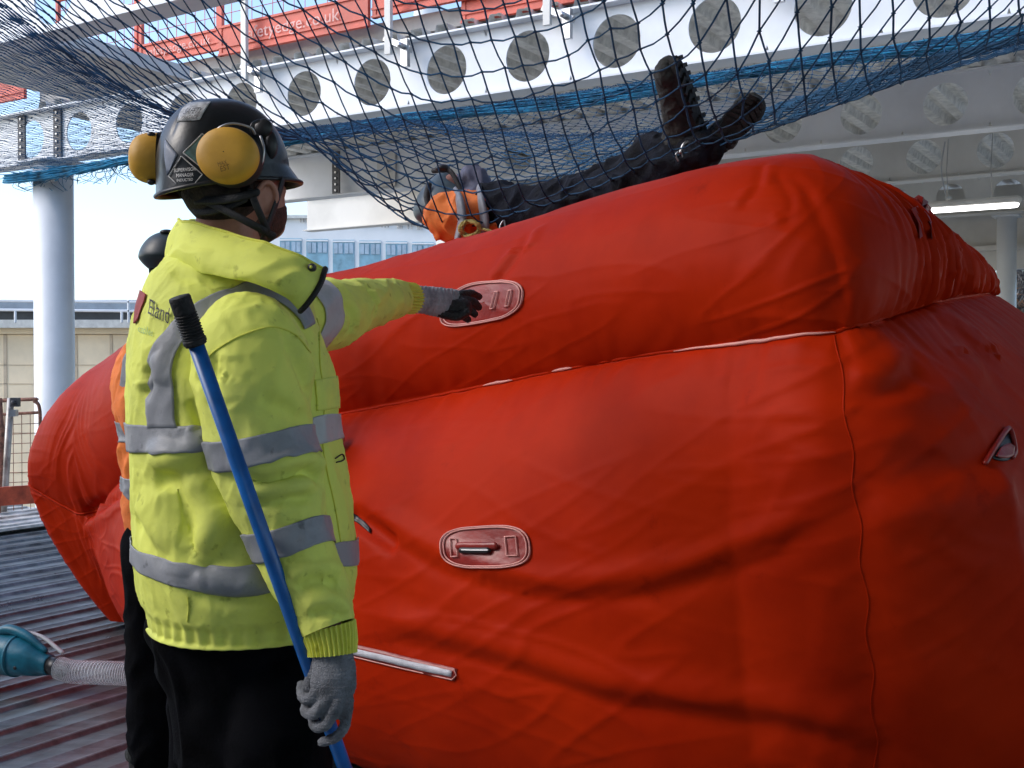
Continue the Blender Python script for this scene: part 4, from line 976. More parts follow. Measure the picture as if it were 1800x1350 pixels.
cuff([(576, 1100, 1.95, .047), (580, 1118, 1.948, .0445), (583, 1136, 1.945, .042), (584, 1150, 1.943, .041)], "cuff", sl1)
# ---- far sleeve
FS = [(478, 575, 2.36, .085), (525, 560, 2.43, .082), (585, 552, 2.55, .078), (625, 540, 2.65, .066), (665, 530, 2.75, .056), (702, 523, 2.84, .045)]
SF = sleeve(FS, .95, 140, 110); crumple(SF, .005, (8, 8, 8), seed=5.)
folds(SF, [([(600, 530), (620, 560), (610, 590)], .008, .012, .006), ([(640, 500), (660, 530), (655, 560)], .007, .010, .005)])
sl2 = SF.build("sleeve", M_hiviz, man)
SF.patch([(560, 498), (575, 495), (590, 510), (603, 540), (598, 575), (570, 612)][:], [(530, 505), (548, 515), (562, 530), (570, 550), (568, 575), (545, 605)], "reflective_band", M_reflb, sl2, n=30)
cuff([(700, 523, 2.835, .041), (714, 524, 2.87, .038), (726, 525, 2.895, .037)], "cuff", sl2, 26, .95)

# ---- trousers
Tr = MB()
def tl(y, l, r, Y=2.22):
    c = W((l + r) / 2, y, Y); w = (r - l) / 2 * Y / FPX; k = w / .2035; return [*c, *(F_ * .20 * k), *(R_ * .22 * k)]
S1 = loft([tl(1040, 285, 590), tl(1095, 262, 580), tl(1150, 276, 572), tl(1220, 292, 568), tl(1290, 302, 566), tl(1330, 306, 565)], 30, 60)
I = np.arange(S1.nv * S1.nu).reshape(S1.nv, S1.nu); Fs = [tuple(int(q) for q in (I[i, j], I[i, (j + 1) % 60], I[i + 1, (j + 1) % 60], I[i + 1, j])) for i in range(29) for j in range(60)]
Tr.add(S1.P.reshape(-1, 3), Fs + [tuple(int(q) for q in I[0][::-1]), tuple(int(q) for q in I[-1])])
for x0, x1, Y0, Y1, w0 in ((490, 492, 2.12, 2.08, .10), (390, 372, 2.32, 2.36, .105)):
    a = W(x0, 1230, Y0); b_ = W(x1, 1500, Y1); g = b_.copy(); g[2] = .09; Tr.add(*tube([a, (a + b_) / 2, b_, (b_ + g) / 2, g], [w0, w0 * .92, w0 * .82, w0 * .75, w0 * .72], 24))
def trd(P): return (ridge(warp(P * np.array([9, 9, 5]), .4, 1.2)) - .5) * .012
fuse(Tr, "trousers", M_black, .007, man, 4, trd)
def boot(heel, toe, up, h, name, parent, wdt=.05, cleats=True):
    heel, toe, up = np.array(heel), np.array(toe), np.array(up); L = toe - heel; ln = np.linalg.norm(L); L = L / ln; sd = np.cross(up, L); sd /= np.linalg.norm(sd); up = np.cross(L, sd)
    b = MB(); b.add(*tube([heel + up * .035 + L * .03, heel + up * .045 + L * ln * .45, heel + up * .035 + L * (ln - .06)], [wdt * .82, wdt * .95, wdt * .86], 18))
    b.add(*ellipsoid(heel + up * .03 + L * (ln - .055), (L, sd, up), (.06, wdt * 1.02, .042)))
    b.add(*tube([heel + up * .05 + L * .06, heel + up * h * .6 + L * .055, heel + up * h + L * .045], [wdt * .95, wdt * .98, wdt * 1.08], 18))
    b.add(*tube([heel + up * .09 + L * .08, heel + up * .06 + L * ln * .55], [wdt * .8, wdt * .72], 16))
    o = fuse(b, name, M_boot, .005, parent, 2, lambda P: (ridge(P * 26) - .5) * .004)
    s = MB(); n = 9; 
    out = [heel + L * (.0 + ln * (.5 - .5 * math.cos(a))) + sd * wdt * (.86 + .16 * (1 - math.cos(a)) / 2) * math.sin(a) * (1 - .22 * math.exp(-((.5 - .5 * math.cos(a) - .38) / .14) ** 2)) for a in np.linspace(0, 2 * math.pi, 44, endpoint=False)]
    lo = [p - up * .016 for p in out]; hi = [p + up * .014 for p in out]
    s.add(lo + hi, [tuple(range(44))[::-1], tuple(range(44, 88))] + [(i, (i + 1) % 44, 44 + (i + 1) % 44, 44 + i) for i in range(44)])
    so = s.build("sole", M_sole, o, False)
    if cleats:
        c = MB()
        for i in range(11):
            t = .05 + .9 * i / 10
            if .33 < t < .45: continue
            w = wdt * (.86 + .1 * t) * math.sqrt(max(0, 1 - (2 * t - 1) ** 6))
            for q in (-1, 1):
                c.add(*box(heel + L * ln * t + sd * w * .52 * q - up * .022, (L * 1. + sd * .35 * q, sd - L * .35 * q, up), (.0075, w * .42, .005)))
        c.build("tread", M_sole, so)
    if h > .12:
        V, F = tube([heel + up * (.07 + .02 * i) + L * (.10 - .008 * i) + sd * (.03 if i % 2 else -.03) for i in range(5)], .003, 6); mesh("lace", V, F, M_strap, o)
    return o
for x, y, Y in ((492, 1500, 2.08), (372, 1500, 2.36)):
    g = W(x, y, Y); g[2] = .02; boot(g - F_ * .09, g + F_ * .20, Zd, .16, "boot", man, cleats=False)
# ---- helmet
hx = np.array([.86, .50, .10]); hx /= np.linalg.norm(hx); hy = np.cross(Zd, hx); hy /= np.linalg.norm(hy); hz = np.cross(hx, hy)
HC = W(393, 300, 2.16); nvh, nuh = 70, 160
ph = np.linspace(-.30, math.pi / 2 - .02, nvh)[:, None]; th = np.linspace(0, 2 * math.pi, nuh, endpoint=False)[None]
ex = 2.3; cx = np.sign(np.cos(th)) * abs(np.cos(th)) ** (2 / ex); sy = np.sign(np.sin(th)) * abs(np.sin(th)) ** (2 / ex)
rr = np.where(ph > 0, np.cos(ph) ** .88, 1 + .012 * (-ph / .30)); hgt = np.where(ph > 0, np.sin(np.maximum(ph, 0)) ** 1.0 * .133, ph * .10)
HP = HC + (rr * .122 * cx)[..., None] * hx + (rr * .106 * sy)[..., None] * hy + (hgt + 0 * th)[..., None] * hz
lowr = np.clip(-ph / .30, 0, 1)
HP = HP + (lowr * (.022 * np.clip(np.cos(th), 0, 1) ** 3))[..., None] * hx - (lowr * .012 * np.clip(-np.cos(th), 0, 1))[..., None] * hz + (lowr * .004 * np.clip(-np.cos(th), 0, 1))[..., None] * -hx
rdg = np.exp(-(np.sin(th) / .16) ** 2) * smooth(.2, .5, ph) * (1 - smooth(1.3, 1.5, ph)); HP = HP + (rdg * .004)[..., None] * hz
for s0 in (.42, -.42): HP = HP - (np.exp(-((np.sin(th) - s0) / .05) ** 2) * smooth(.35, .6, ph) * (1 - smooth(1.0, 1.25, ph)) * .004)[..., None] * hz
Hs = Surf(HP); hel = Hs.build("helmet", M_helm, man, thick=.004)
V, F = tube(Hs.P[0][np.r_[0:nuh, 0]], .0042, 8); mchild(V, F, "rim", M_dark, hel)
# inner harness and nape strap
hb = MB()
for k in range(9):
    a0 = math.pi * .55 + k * math.pi * .9 / 8
    pass
Hn = loft([[*(HC - hz * .010), *(hx * .100), *(hy * .088)], [*(HC - hz * .045 + hx * .012), *(hx * .088), *(hy * .080)], [*(HC - hz * .075 + hx * .022), *(hx * .076), *(hy * .070)]], 20, 60)
m_ = Hn.P[:, 14:47]; Gn = Surf(m_.copy(), wrap=False); Gn.P = Gn.P + 0; og = Gn.build("nape_guard", M_black, hel, thick=.006)
def strap(pts, w, name, m=M_strap, parent=hel, th_=.0025):
    V, F = tube(wl(pts), w * .72, 8, flat=.35, dense=24); return mesh(name, V, F, m, parent)
strap([(345, 345, 2.10), (400, 372, 2.06), (450, 398, 2.06), (480, 415, 2.09)], .010, "nape_strap")
strap([(497, 318, 2.12), (486, 355, 2.09), (470, 400, 2.08), (462, 420, 2.09)], .012, "chin_strap")
strap([(440, 335, 2.055), (452, 365, 2.05), (470, 405, 2.075)], .009, "chin_strap")
strap([(345, 352, 2.09), (400, 350, 2.055), (450, 338, 2.05)], .011, "headband")
strap([(330, 350, 2.12), (350, 372, 2.10), (392, 366, 2.07), (430, 350, 2.055)], .010, "headband")
# stickers
def sticker(pts, name, m, off=.001, parent=hel):
    """quad of photo positions tl tr br bl"""
    return Hs.patch([pts[0], pts[1]], [pts[3], pts[2]], name, m, parent, off=off, n=10, k=6)
M_stw = mat("silver_sticker", (.50, .50, .50), .45, var=.2, vs=60, col2=(.12, .12, .12))
M_stg = mat("green_grey_sticker", (.10, .20, .18), .5, var=.2, vs=30)
M_stb = mat("blue_grey_sticker", (.20, .23, .30), .5, var=.15, vs=30)
sticker([(334, 181), (372, 180), (352, 211), (312, 215)], "silver_sticker", M_stw)
text_on(Hs, "SAFETY", [(323, 203), (352, 201), (330, 193)], "sticker_lettering", M_dark, hel, .0035)
text_on(Hs, "BRIGADE", [(319, 212), (348, 210), (322, 206)], "sticker_lettering", M_dark, hel, .0035)
sticker([(356, 236), (364, 244), (349, 292), (323, 269)], "green_sticker", M_stg)
sticker([(291, 245), (313, 272), (297, 305), (294, 308)], "blue_sticker", M_stb)
M_std = mat("black_sticker", (.03, .032, .035), .4, var=.1)
def outline(pts, r=.0011, name="sticker_outline"):
    V, F = Hs.line(pts, r, .002, 60); return mchild(V, F, name, M_stw, hel)
def poly(pts, n=10): 
    o = []
    for a, b in zip(pts[:-1], pts[1:]):
        for t in np.linspace(0, 1, n, endpoint=False): o.append((a[0] + (b[0] - a[0]) * t, a[1] + (b[1] - a[1]) * t))
    o.append(pts[-1]); return o
for pl_ in ([(310, 322), (298, 310), (320, 275), (356, 307), (344, 322)], [(351, 292), (323, 269), (356, 236), (364, 243)]): outline(poly(pl_))
text_on(Hs, "SUPERVISOR", [(307, 303), (345, 300), (307, 297)], "sticker_lettering", M_paint_w, hel, .0025)
text_on(Hs, "MANAGER", [(311, 312), (341, 310), (311, 306)], "sticker_lettering", M_paint_w, hel, .0025)
text_on(Hs, "INDUCTED", [(312, 320), (340, 318), (312, 315)], "sticker_lettering", M_paint_w, hel, .0025)
# ear defenders parked on the shell
def earcup(c, out, upv, r, dpt, lab, prof=None):
    out = np.array(out, float); out /= np.linalg.norm(out); upv = np.array(upv, float); upv -= out * (upv @ out); upv /= np.linalg.norm(upv); sd = np.cross(upv, out)
    prof = prof or [(1.0, 0), (1.02, .18), (1.0, .45), (.93, .70), (.80, .86), (.60, .96), (.35, 1.0), (.02, 1.015)]; nu = 60; P = []
    pr = crv(np.array(prof), 40)
    for a, h in pr:
        t = np.linspace(0, 2 * math.pi, nu, endpoint=False); P.append(c + (np.cos(t) * r[0] * a)[:, None] * sd + (np.sin(t) * r[1] * a)[:, None] * upv + out * dpt * h)
    S = Surf(np.array(P)); o = S.build("ear_cup", M_cup, hel); o["label"] = lab
    V = []; 
    for h, a in ((0, 1.0), (-.012, 1.04), (-.020, .98), (-.030, .98), (-.040, .85)):
        t = np.linspace(0, 2 * math.pi, nu, endpoint=False); V.append(c + (np.cos(t) * r[0] * a)[:, None] * sd + (np.sin(t) * r[1] * a)[:, None] * upv + out * h)
    S2 = Surf(np.array(V)); S2.build("cushion", M_foam, o, capends=True)
    return o, S
c1, S1c = earcup(W(403, 276, 2.035), (-.05, -1, .10), (.25, 0, 1), (.0555, .0500), .034, "yellow ear defender cup facing the camera")
c2, _ = earcup(W(276, 279, 2.17), (-.97, -.22, .02), (0, 0, 1), (.038, .049), .052, "yellow ear defender cup sticking out at the back of the helmet", [(1.0, 0), (.99, .2), (.95, .42), (.86, .64), (.72, .80), (.52, .92), (.28, .98), (.02, 1.0)])
M_print = mat("brown_print", (.20, .10, .02), .7, var=.2)
for body, q in (("EST", [(388, 302), (405, 297), (386, 293)]),): text_on(S1c, body, q, "cup_print", M_print, c1, .001)
text_on(S1c, "MAX", [(384, 293), (400, 288), (382, 286)], "cup_print", M_print, c1, .001)
V, F = tube(wl([(370, 243, 2.03), (385, 225, 2.02), (410, 217, 2.02), (440, 224, 2.03), (448, 235, 2.04)]), .0022, 8, dense=30); mchild(V, F, "wire_yoke", M_bolt, hel)
V, F = tube(wl([(458, 240, 2.05), (464, 262, 2.045), (461, 285, 2.045), (454, 296, 2.045)]), .0022, 8, dense=20); mchild(V, F, "wire_yoke", M_bolt, hel)
V, F = tube(wl([(455, 212, 2.07), (444, 218, 2.06), (442, 230, 2.06), (452, 237, 2.06)]), .0030, 8, dense=20); mchild(V, F, "arm_pivot", M_dark, hel)
mchild(*ellipsoid(W(463, 225, 2.085), XYZ, (.017, .008, .017)), "arm_mount", M_dark, hel)
mchild(*ellipsoid(W(476, 255, 2.11), XYZ, (.013, .010, .026)), "arm_mount", M_dark, hel)
for x, y in ((266, 237), (266, 320)): mchild(*ellipsoid(W(x, y, 2.15), XYZ, (.008, .006, .006)), "cup_hinge", M_dark, c2)

# ---- gloves
def fingers(mb, L):
    for pts, r in L: mb.add(*tube(wl(pts), r, 12, dense=14))
g1 = MB()
g1.add(*tube(wl([(584, 1140, 1.94), (585, 1160, 1.938), (588, 1185, 1.93)]), [.034, .036, .036], 20, flat=.72))
g1.add(*tube(wl([(588, 1175, 1.93), (586, 1205, 1.925), (582, 1232, 1.925)]), [.037, .040, .034], 20, flat=.55))
fingers(g1, [([(566, 1160, 1.94), (551, 1185, 1.95), (545, 1210, 1.955), (548, 1228, 1.955)], [.016, .014, .012, .0105]),
             ([(562, 1210, 1.92), (545, 1228, 1.922), (532, 1224, 1.94), (530, 1204, 1.962)], [.0115, .0105, .0100, .0090]),
             ([(577, 1226, 1.915), (556, 1252, 1.915), (539, 1252, 1.938), (538, 1238, 1.965)], [.0118, .0108, .0102, .0090]),
             ([(594, 1234, 1.914), (574, 1272, 1.915), (556, 1277, 1.935), (550, 1264, 1.962)], [.0116, .0106, .0100, .0088]),
             ([(612, 1232, 1.92), (606, 1274, 1.925), (590, 1296, 1.935), (566, 1304, 1.95)], [.0108, .0098, .0092, .0084])])
gl1 = fuse(g1, "glove", M_glove, .0020, man, 2, lambda P: (ridge(P * 45) - .5) * .0009 + .0004 * np.sin(P[:, 2] * 900))
gp = MB(); gp.add(*ellipsoid(W(556, 1195, 1.958), XYZ, (.016, .012, .036))); fuse(gp, "palm_coating", M_palm, .003, gl1, 2)
gl1["label"] = "grey glove gripping the blue pole"
g2 = MB()
g2.add(*tube(wl([(720, 525, 2.88), (745, 527, 2.93), (775, 532, 2.99)]), [.035, .036, .040], 20, flat=.75))
g2.add(*tube(wl([(775, 530, 2.99), (800, 532, 3.03), (812, 534, 3.05)]), [.038, .036, .028], 20, flat=.6))
gl2 = fuse(g2, "glove", M_glove_bright, .0026, man, 3, lambda P: (ridge(P * 60) - .5) * .0014 + .0007 * np.sin(P[:, 0] * 700))
g3 = MB()
fingers(g3, [([(808, 518, 3.03), (828, 516, 3.06), (842, 522, 3.09)], [.012, .0115, .010]),
             ([(810, 528, 3.02), (830, 530, 3.04), (841, 540, 3.06)], [.013, .012, .0105]),
             ([(805, 540, 3.01), (824, 544, 3.03), (834, 552, 3.04)], [.0125, .012, .0105]),
             ([(800, 550, 3.01), (815, 556, 3.02), (822, 562, 3.03)], [.0115, .011, .010]),
             ([(768, 548, 2.97), (785, 553, 2.98), (805, 556, 2.985), (822, 548, 2.99)], [.012, .013, .0125, .0105])])
g3.add(*tube(wl([(790, 540, 2.99), (815, 540, 3.01)]), [.018, .024], 14, flat=.8))
fuse(g3, "fingers", M_palm, .0024, gl2, 2, lambda P: (ridge(P * 70) - .5) * .0012)
gl2["label"] = "grey glove with black coated fingers, pointing"

# ---- blue pole with black grip
def PL(y): return W(314.5 + (y - 520) * .351, y, 1.77 + (y - 520) * .000282)
a, b_ = PL(603), PL(1350); dr = (b_ - a) / np.linalg.norm(b_ - a); bot = a + dr * ((a[2] - .02) / -dr[2])
V, F = tube([a, a + (bot - a) * .33, a + (bot - a) * .66, bot], .0128, 28, cap=False)
pole = empty("telescopic_pole", bot, "blue pole with a black ribbed grip held upright by the standing man", "pole")
mesh("shaft", V, F, M_bluepole, pole)
tp = PL(522); n = 60; P = []; rr_ = []
for k in range(n):
    t = k / (n - 1); P.append(tp + (PL(606) - tp) * t); rr_.append(.0172 if k > 1 else .0165)
GS = limb(P, rr_, 160, 48)
vv = np.arange(160) / 160; GS.displace((.0012 * np.sin(vv * 2 * math.pi * 17) * smooth(.30, .36, vv) * (1 - smooth(.80, .86, vv)) + .0016 * smooth(.86, .88, vv) * (1 - smooth(.95, .97, vv)))[:, None] * np.ones((1, 48)))
GS.build("grip", M_grip, pole, capends=True)

# ---------------------------------------------------------------- man in the orange vest, behind
c3 = W(320, 900, 3.85); b3_ = MB()
body_chain(b3_, wl([(320, 1000, 3.85), (320, 780, 3.85), (318, 640, 3.85), (312, 560, 3.85), (308, 500, 3.85)]), [.13, .15, .15, .07, .06])
for s_ in (-1, 1):
    a = W(320 + s_ * 44, 985, 3.85 + .03 * s_); body_chain(b3_, [a, [a[0] - .01, a[1], .48], [a[0] - .02, a[1], .08]], [.1, .06, .045])
    sh_ = W(320 + s_ * 80, 625, 3.85); body_chain(b3_, [sh_, sh_ + (s_ * .02 + .05, -.12, -.22), sh_ + (.25, -.02, -.30), sh_ + (.36, .02, -.28)], [.055, .045, .038, .035])
b3_.add(*ellipsoid(W(312, 470, 3.85), XYZ, (.075, .09, .11))); b3_.add(*ellipsoid(W(325, 490, 3.86), XYZ, (.06, .07, .07))); b3_.add(*tube(wl([(352, 470, 3.88), (358, 480, 3.9)]), [.014, .016], 8))
_sn = 1
man2 = fuse(b3_, "person", M_skin, .009, None, 3)
tag(man2, "man in an orange hi-vis vest mostly hidden behind the standing man in yellow", "person")
def l2(y, l, r, q=1.0):
    c = W((l + r) / 2, y, 3.85); w = (r - l) / 2 * 3.85 / FPX; return [*c, w, 0, 0, 0, w * .62 * q, 0]
V2 = loft([l2(990, 240, 405), l2(960, 224, 415), l2(900, 214, 425), l2(840, 210, 430), l2(770, 207, 432), l2(720, 199, 436), l2(675, 196, 440), l2(640, 203, 436), l2(612, 220, 420), l2(590, 240, 395), l2(570, 262, 365)], 110, 150, 2.4)
crumple(V2, .014, (5, 5, 5), seed=2.); sl_ = MB()
for s_ in (-1, 1):
    sh_ = W(322 + s_ * 68, 630, 3.85); sl_.add(*tube([sh_, sh_ + (s_ * .02 + .05, -.12, -.22), sh_ + (.25, -.02, -.30), sh_ + (.33, .01, -.285)], [.075, .066, .056, .048], 20, dense=24))
fuse(sl_, 'sleeves', M_orange, .009, man2, 3, trd)
ve = V2.build("hi_vis_vest", M_orange, man2, thick=.004)
V2.patch([(203, 742), (230, 744), (280, 746)], [(206, 778), (232, 777), (280, 778)], "reflective_band", M_refl, ve, ext=(40, 60))
V2.patch([(208, 836), (230, 842), (280, 848)], [(216, 866), (235, 882), (280, 888)], "reflective_band", M_refl, ve, ext=(40, 60))
V2.patch([(236, 596), (222, 622), (213, 660), (212, 700), (211, 728)], [(252, 600), (240, 630), (231, 660), (222, 700), (219, 740)], "reflective_brace", M_refl, ve, n=30)
tp_ = MB()
for s_, w in ((-1, .115), (1, .115)):
    a = W(320 + s_ * 44, 960, 3.85 + .03 * s_); tp_.add(*tube([a, [a[0] - .01, a[1], .48], [a[0] - .02, a[1], .07]], [w, .095, .08], 20))
tp_.add(*ellipsoid(W(320, 975, 3.85), XYZ, (.19, .13, .13))); fuse(tp_, "trousers", M_black, .01, man2, 3, trd)
for s_ in (-1, 1):
    a = W(320 + s_ * 44, 960, 3.85 + .03 * s_); boot([a[0] - .10, a[1], .02], [a[0] + .19, a[1] + .03, .02], Zd, .16, "boot", man2, cleats=False)
hd = loft([[*W(306, 478, 3.85), .070, 0, 0, 0, .080, 0], [*W(305, 470, 3.85), .088, 0, 0, 0, .10, 0], [*W(304, 461, 3.85), .102, 0, 0, 0, .12, 0], [*W(304, 452, 3.85), .110, 0, 0, 0, .127, 0], [*W(304, 436, 3.85), .100, 0, 0, 0, .118, 0], [*W(305, 420, 3.85), .078, 0, 0, 0, .095, 0], [*W(306, 410, 3.85), .045, 0, 0, 0, .055, 0], [*W(307, 406, 3.85), .004, 0, 0, 0, .005, 0]], 40, 60)
sn2 = MB(); sn2.add(*ellipsoid(W(304, 474, 3.85), XYZ, (.078, .09, .085))); sn2.add(*tube(wl([(306, 480, 3.85), (310, 540, 3.85)]), [.07, .08], 14)); fuse(sn2, 'snood', M_black, .008, man2, 2)
M_helm2 = mat("dark_green_grey_helmet", (.018, .032, .034), .45, var=.2, vs=10, bump=.05)
h2 = hd.build("helmet", M_helm2, man2); mesh("helmet_vent", *ellipsoid(W(293, 408, 3.78), XYZ, (.022, .02, .009)), M_dark, h2)

# ---------------------------------------------------------------- man lying in the net
b4_ = MB()
LY = [(795, 350, 5.30), (830, 372, 5.22), (880, 378, 5.10), (960, 372, 4.95), (1040, 350, 4.75), (1110, 318, 4.55), (1170, 272, 4.38)]
body_chain(b4_, wl([(815, 365, 5.25), (850, 378, 5.16), (930, 380, 5.0), (985, 372, 4.9)]), [.08, .09, .10, .09])
body_chain(b4_, wl([(985, 368, 4.88), (1070, 330, 4.66), (1130, 300, 4.5), (1185, 262, 4.34)]), [.08, .06, .05, .035])
body_chain(b4_, wl([(990, 380, 4.80), (1080, 350, 4.56), (1160, 305, 4.38), (1235, 258, 4.25)]), [.08, .06, .05, .035])
body_chain(b4_, wl([(850, 355, 5.05), (900, 345, 5.0), (945, 365, 4.85)]), [.028, .026, .024])
b4_.add(*ellipsoid(W(792, 345, 5.3), XYZ, (.10, .09, .105))); b4_.add(*tube(wl([(792, 350, 5.3), (830, 368, 5.2)]), [.06, .06], 10)); b4_.add(*tube(wl([(800, 372, 5.22), (806, 376, 5.2)]), [.015, .014], 8))
man3 = fuse(b4_, "person", M_skin, .009, None, 3)
tag(man3, "man in black trousers and orange vest lying in the blue net above the bag", "person")
def cl(mb, pts, r, seg=22): mb.add(*tube(wl(pts), r, seg, dense=20))
ov = MB(); ov.add(*ellipsoid(W(812, 384, 5.13), (np.array([1, -.2, -.1]), np.array([.2, 1, 0]), Zd), (.175, .16, .115)))
cl(ov, [(775, 392, 5.1), (812, 385, 5.08), (850, 385, 5.05), (872, 400, 5.0)], [.075, .115, .105, .06]); cl(ov, [(760, 385, 5.15), (778, 372, 5.2), (830, 362, 5.18), (860, 366, 5.1)], [.03, .06, .075, .06])
vest3 = fuse(ov, "hi_vis_vest", M_orange, .009, man3, 3, lambda P: (ridge(P * 12) - .5) * .022)
rf = MB()
for pts in ([(842, 340, 5.08), (846, 362, 4.975), (852, 388, 4.955), (852, 412, 4.96)], [(800, 345, 5.12), (808, 362, 4.98), (812, 388, 4.95), (806, 412, 4.95)]):
    rf.add(*tube(wl(pts), [.044, .052, .050, .04], 10, flat=.35, dense=20))
rf.build("reflective_band", M_refl, vest3, True)
jk3 = MB(); cl(jk3, [(862, 352, 5.12), (905, 352, 5.02), (940, 360, 4.92), (958, 378, 4.86)], [.08, .075, .06, .05]); cl(jk3, [(855, 385, 5.1), (930, 385, 5.0), (985, 374, 4.9)], [.13, .15, .13])
cl(jk3, [(955, 378, 4.86), (975, 358, 4.84), (983, 345, 4.84)], [.04, .03, .02])
fuse(jk3, "black_jacket", M_navy, .009, man3, 3, lambda P: (ridge(P * 9) - .5) * .024)
tr3 = MB(); cl(tr3, [(975, 372, 4.9), (1030, 352, 4.78), (1075, 325, 4.66), (1125, 300, 4.5), (1180, 262, 4.36)], [.13, .11, .095, .082, .064])
cl(tr3, [(975, 388, 4.82), (1040, 372, 4.68), (1100, 345, 4.52), (1165, 308, 4.38), (1245, 262, 4.22)], [.125, .118, .108, .096, .066])
cl(tr3, [(1095, 318, 4.60), (1130, 280, 4.48), (1150, 262, 4.42)], [.08, .085, .06])
fuse(tr3, "trousers", M_navy, .009, man3, 3, lambda P: (ridge(warp(P * 8, .4, 1.3)) - .5) * .026)
boot(W(1240, 262, 4.30), W(1180, 100, 4.10), np.array([-.75, .55, -.15]), .10, "boot", man3, .062)
boot(W(1252, 262, 4.22), W(1335, 172, 4.12), np.array([-.45, .80, -.45]), .10, "boot", man3, .058)
h3 = loft([[*W(778, 372, 5.27), *(.115 * np.array([.8, -.2, .5])), *(.10 * np.array([.2, 1, 0]))], [*W(774, 360, 5.28), *(.135 * np.array([.85, -.2, .45])), *(.115 * np.array([.2, 1, 0]))], [*W(768, 345, 5.3), *(.125 * np.array([.85, -.2, .45])), *(.11 * np.array([.2, 1, 0]))], [*W(770, 325, 5.31), *(.09 * np.array([.9, -.1, .4])), *(.08 * np.array([.2, 1, 0]))], [*W(776, 308, 5.32), *(.05 * np.array([.9, -.1, .4])), *(.045 * np.array([.2, 1, 0]))], [*W(778, 302, 5.32), *(.004 * np.array([.9, -.1, .4])), *(.004 * np.array([.2, 1, 0]))]], 40, 60)
M_helm3 = mat("blue_grey_helmet", (.07, .10, .115), .4, var=.2, vs=9, bump=.05)
hh3 = h3.build("helmet", M_helm3, man3)
V, F = tube(wl([(762, 300, 5.22), (790, 300, 5.18), (808, 330, 5.16), (815, 345, 5.16)]), .012, 8, flat=.5, dense=24); mesh("headlamp_strap", V, F, M_strap, hh3)
V, F = tube(wl([(754, 325, 5.2), (750, 345, 5.18), (756, 370, 5.16)]), .014, 8, flat=.5, dense=24); mesh("helmet_strap", V, F, M_strap, hh3)
mesh("headlamp", *ellipsoid(W(778, 296, 5.2), XYZ, (.035, .03, .02)), M_dark, hh3)
hd3 = MB(); cl(hd3, [(818, 318, 5.25), (832, 312, 5.22), (850, 335, 5.2), (860, 345, 5.18)], [.04, .06, .055, .035]); cl(hd3, [(812, 340, 5.2), (850, 345, 5.14)], [.045, .04])
M_hood = mat("blue_grey_cloth", (.10, .105, .16), .8, var=.2, vs=12, bump=.4); fuse(hd3, "hood", M_hood, .009, man3, 3, lambda P: (ridge(P * 14) - .5) * .014)
# yellow rope coil and karabiners on the harness
M_rope = mat("yellow_rope", (.50, .40, .12), .8, var=.25, vs=60, bump=.5, bs=200)
rp = []
for k in range(150):
    a = k / 150 * 2 * math.pi * 5; rr0 = .042 + .006 * math.sin(k * .9); rp.append(W(826 + (rr0 * math.cos(a)) * 400, 402 + rr0 * math.sin(a) * 300, 4.90 + .02 * math.sin(k * .31)))
rp += wl([(845, 402, 4.9), (855, 404, 4.88), (868, 408, 4.87)])
V, F = tube(rp, .0065, 7); tag(mesh("rope_coil", V, F, M_rope), "small yellow rope coil lying on the orange vest at the edge of the bag", "rope")
for q, pts in enumerate(([(1196, 268), (1204, 252), (1222, 250), (1226, 266), (1216, 276)], [(1192, 282), (1188, 272), (1196, 266), (1202, 280)], [(878, 405), (880, 395), (886, 388), (888, 400)], [(930, 385), (931, 372), (932, 368)])):
    V, F = tube([W(x, y, 4.21 if x > 1100 else 4.82) for x, y in pts], .007 if q == 0 else .004, 7, dense=24); mesh("harness_clip", V, F, M_bolt, man3)
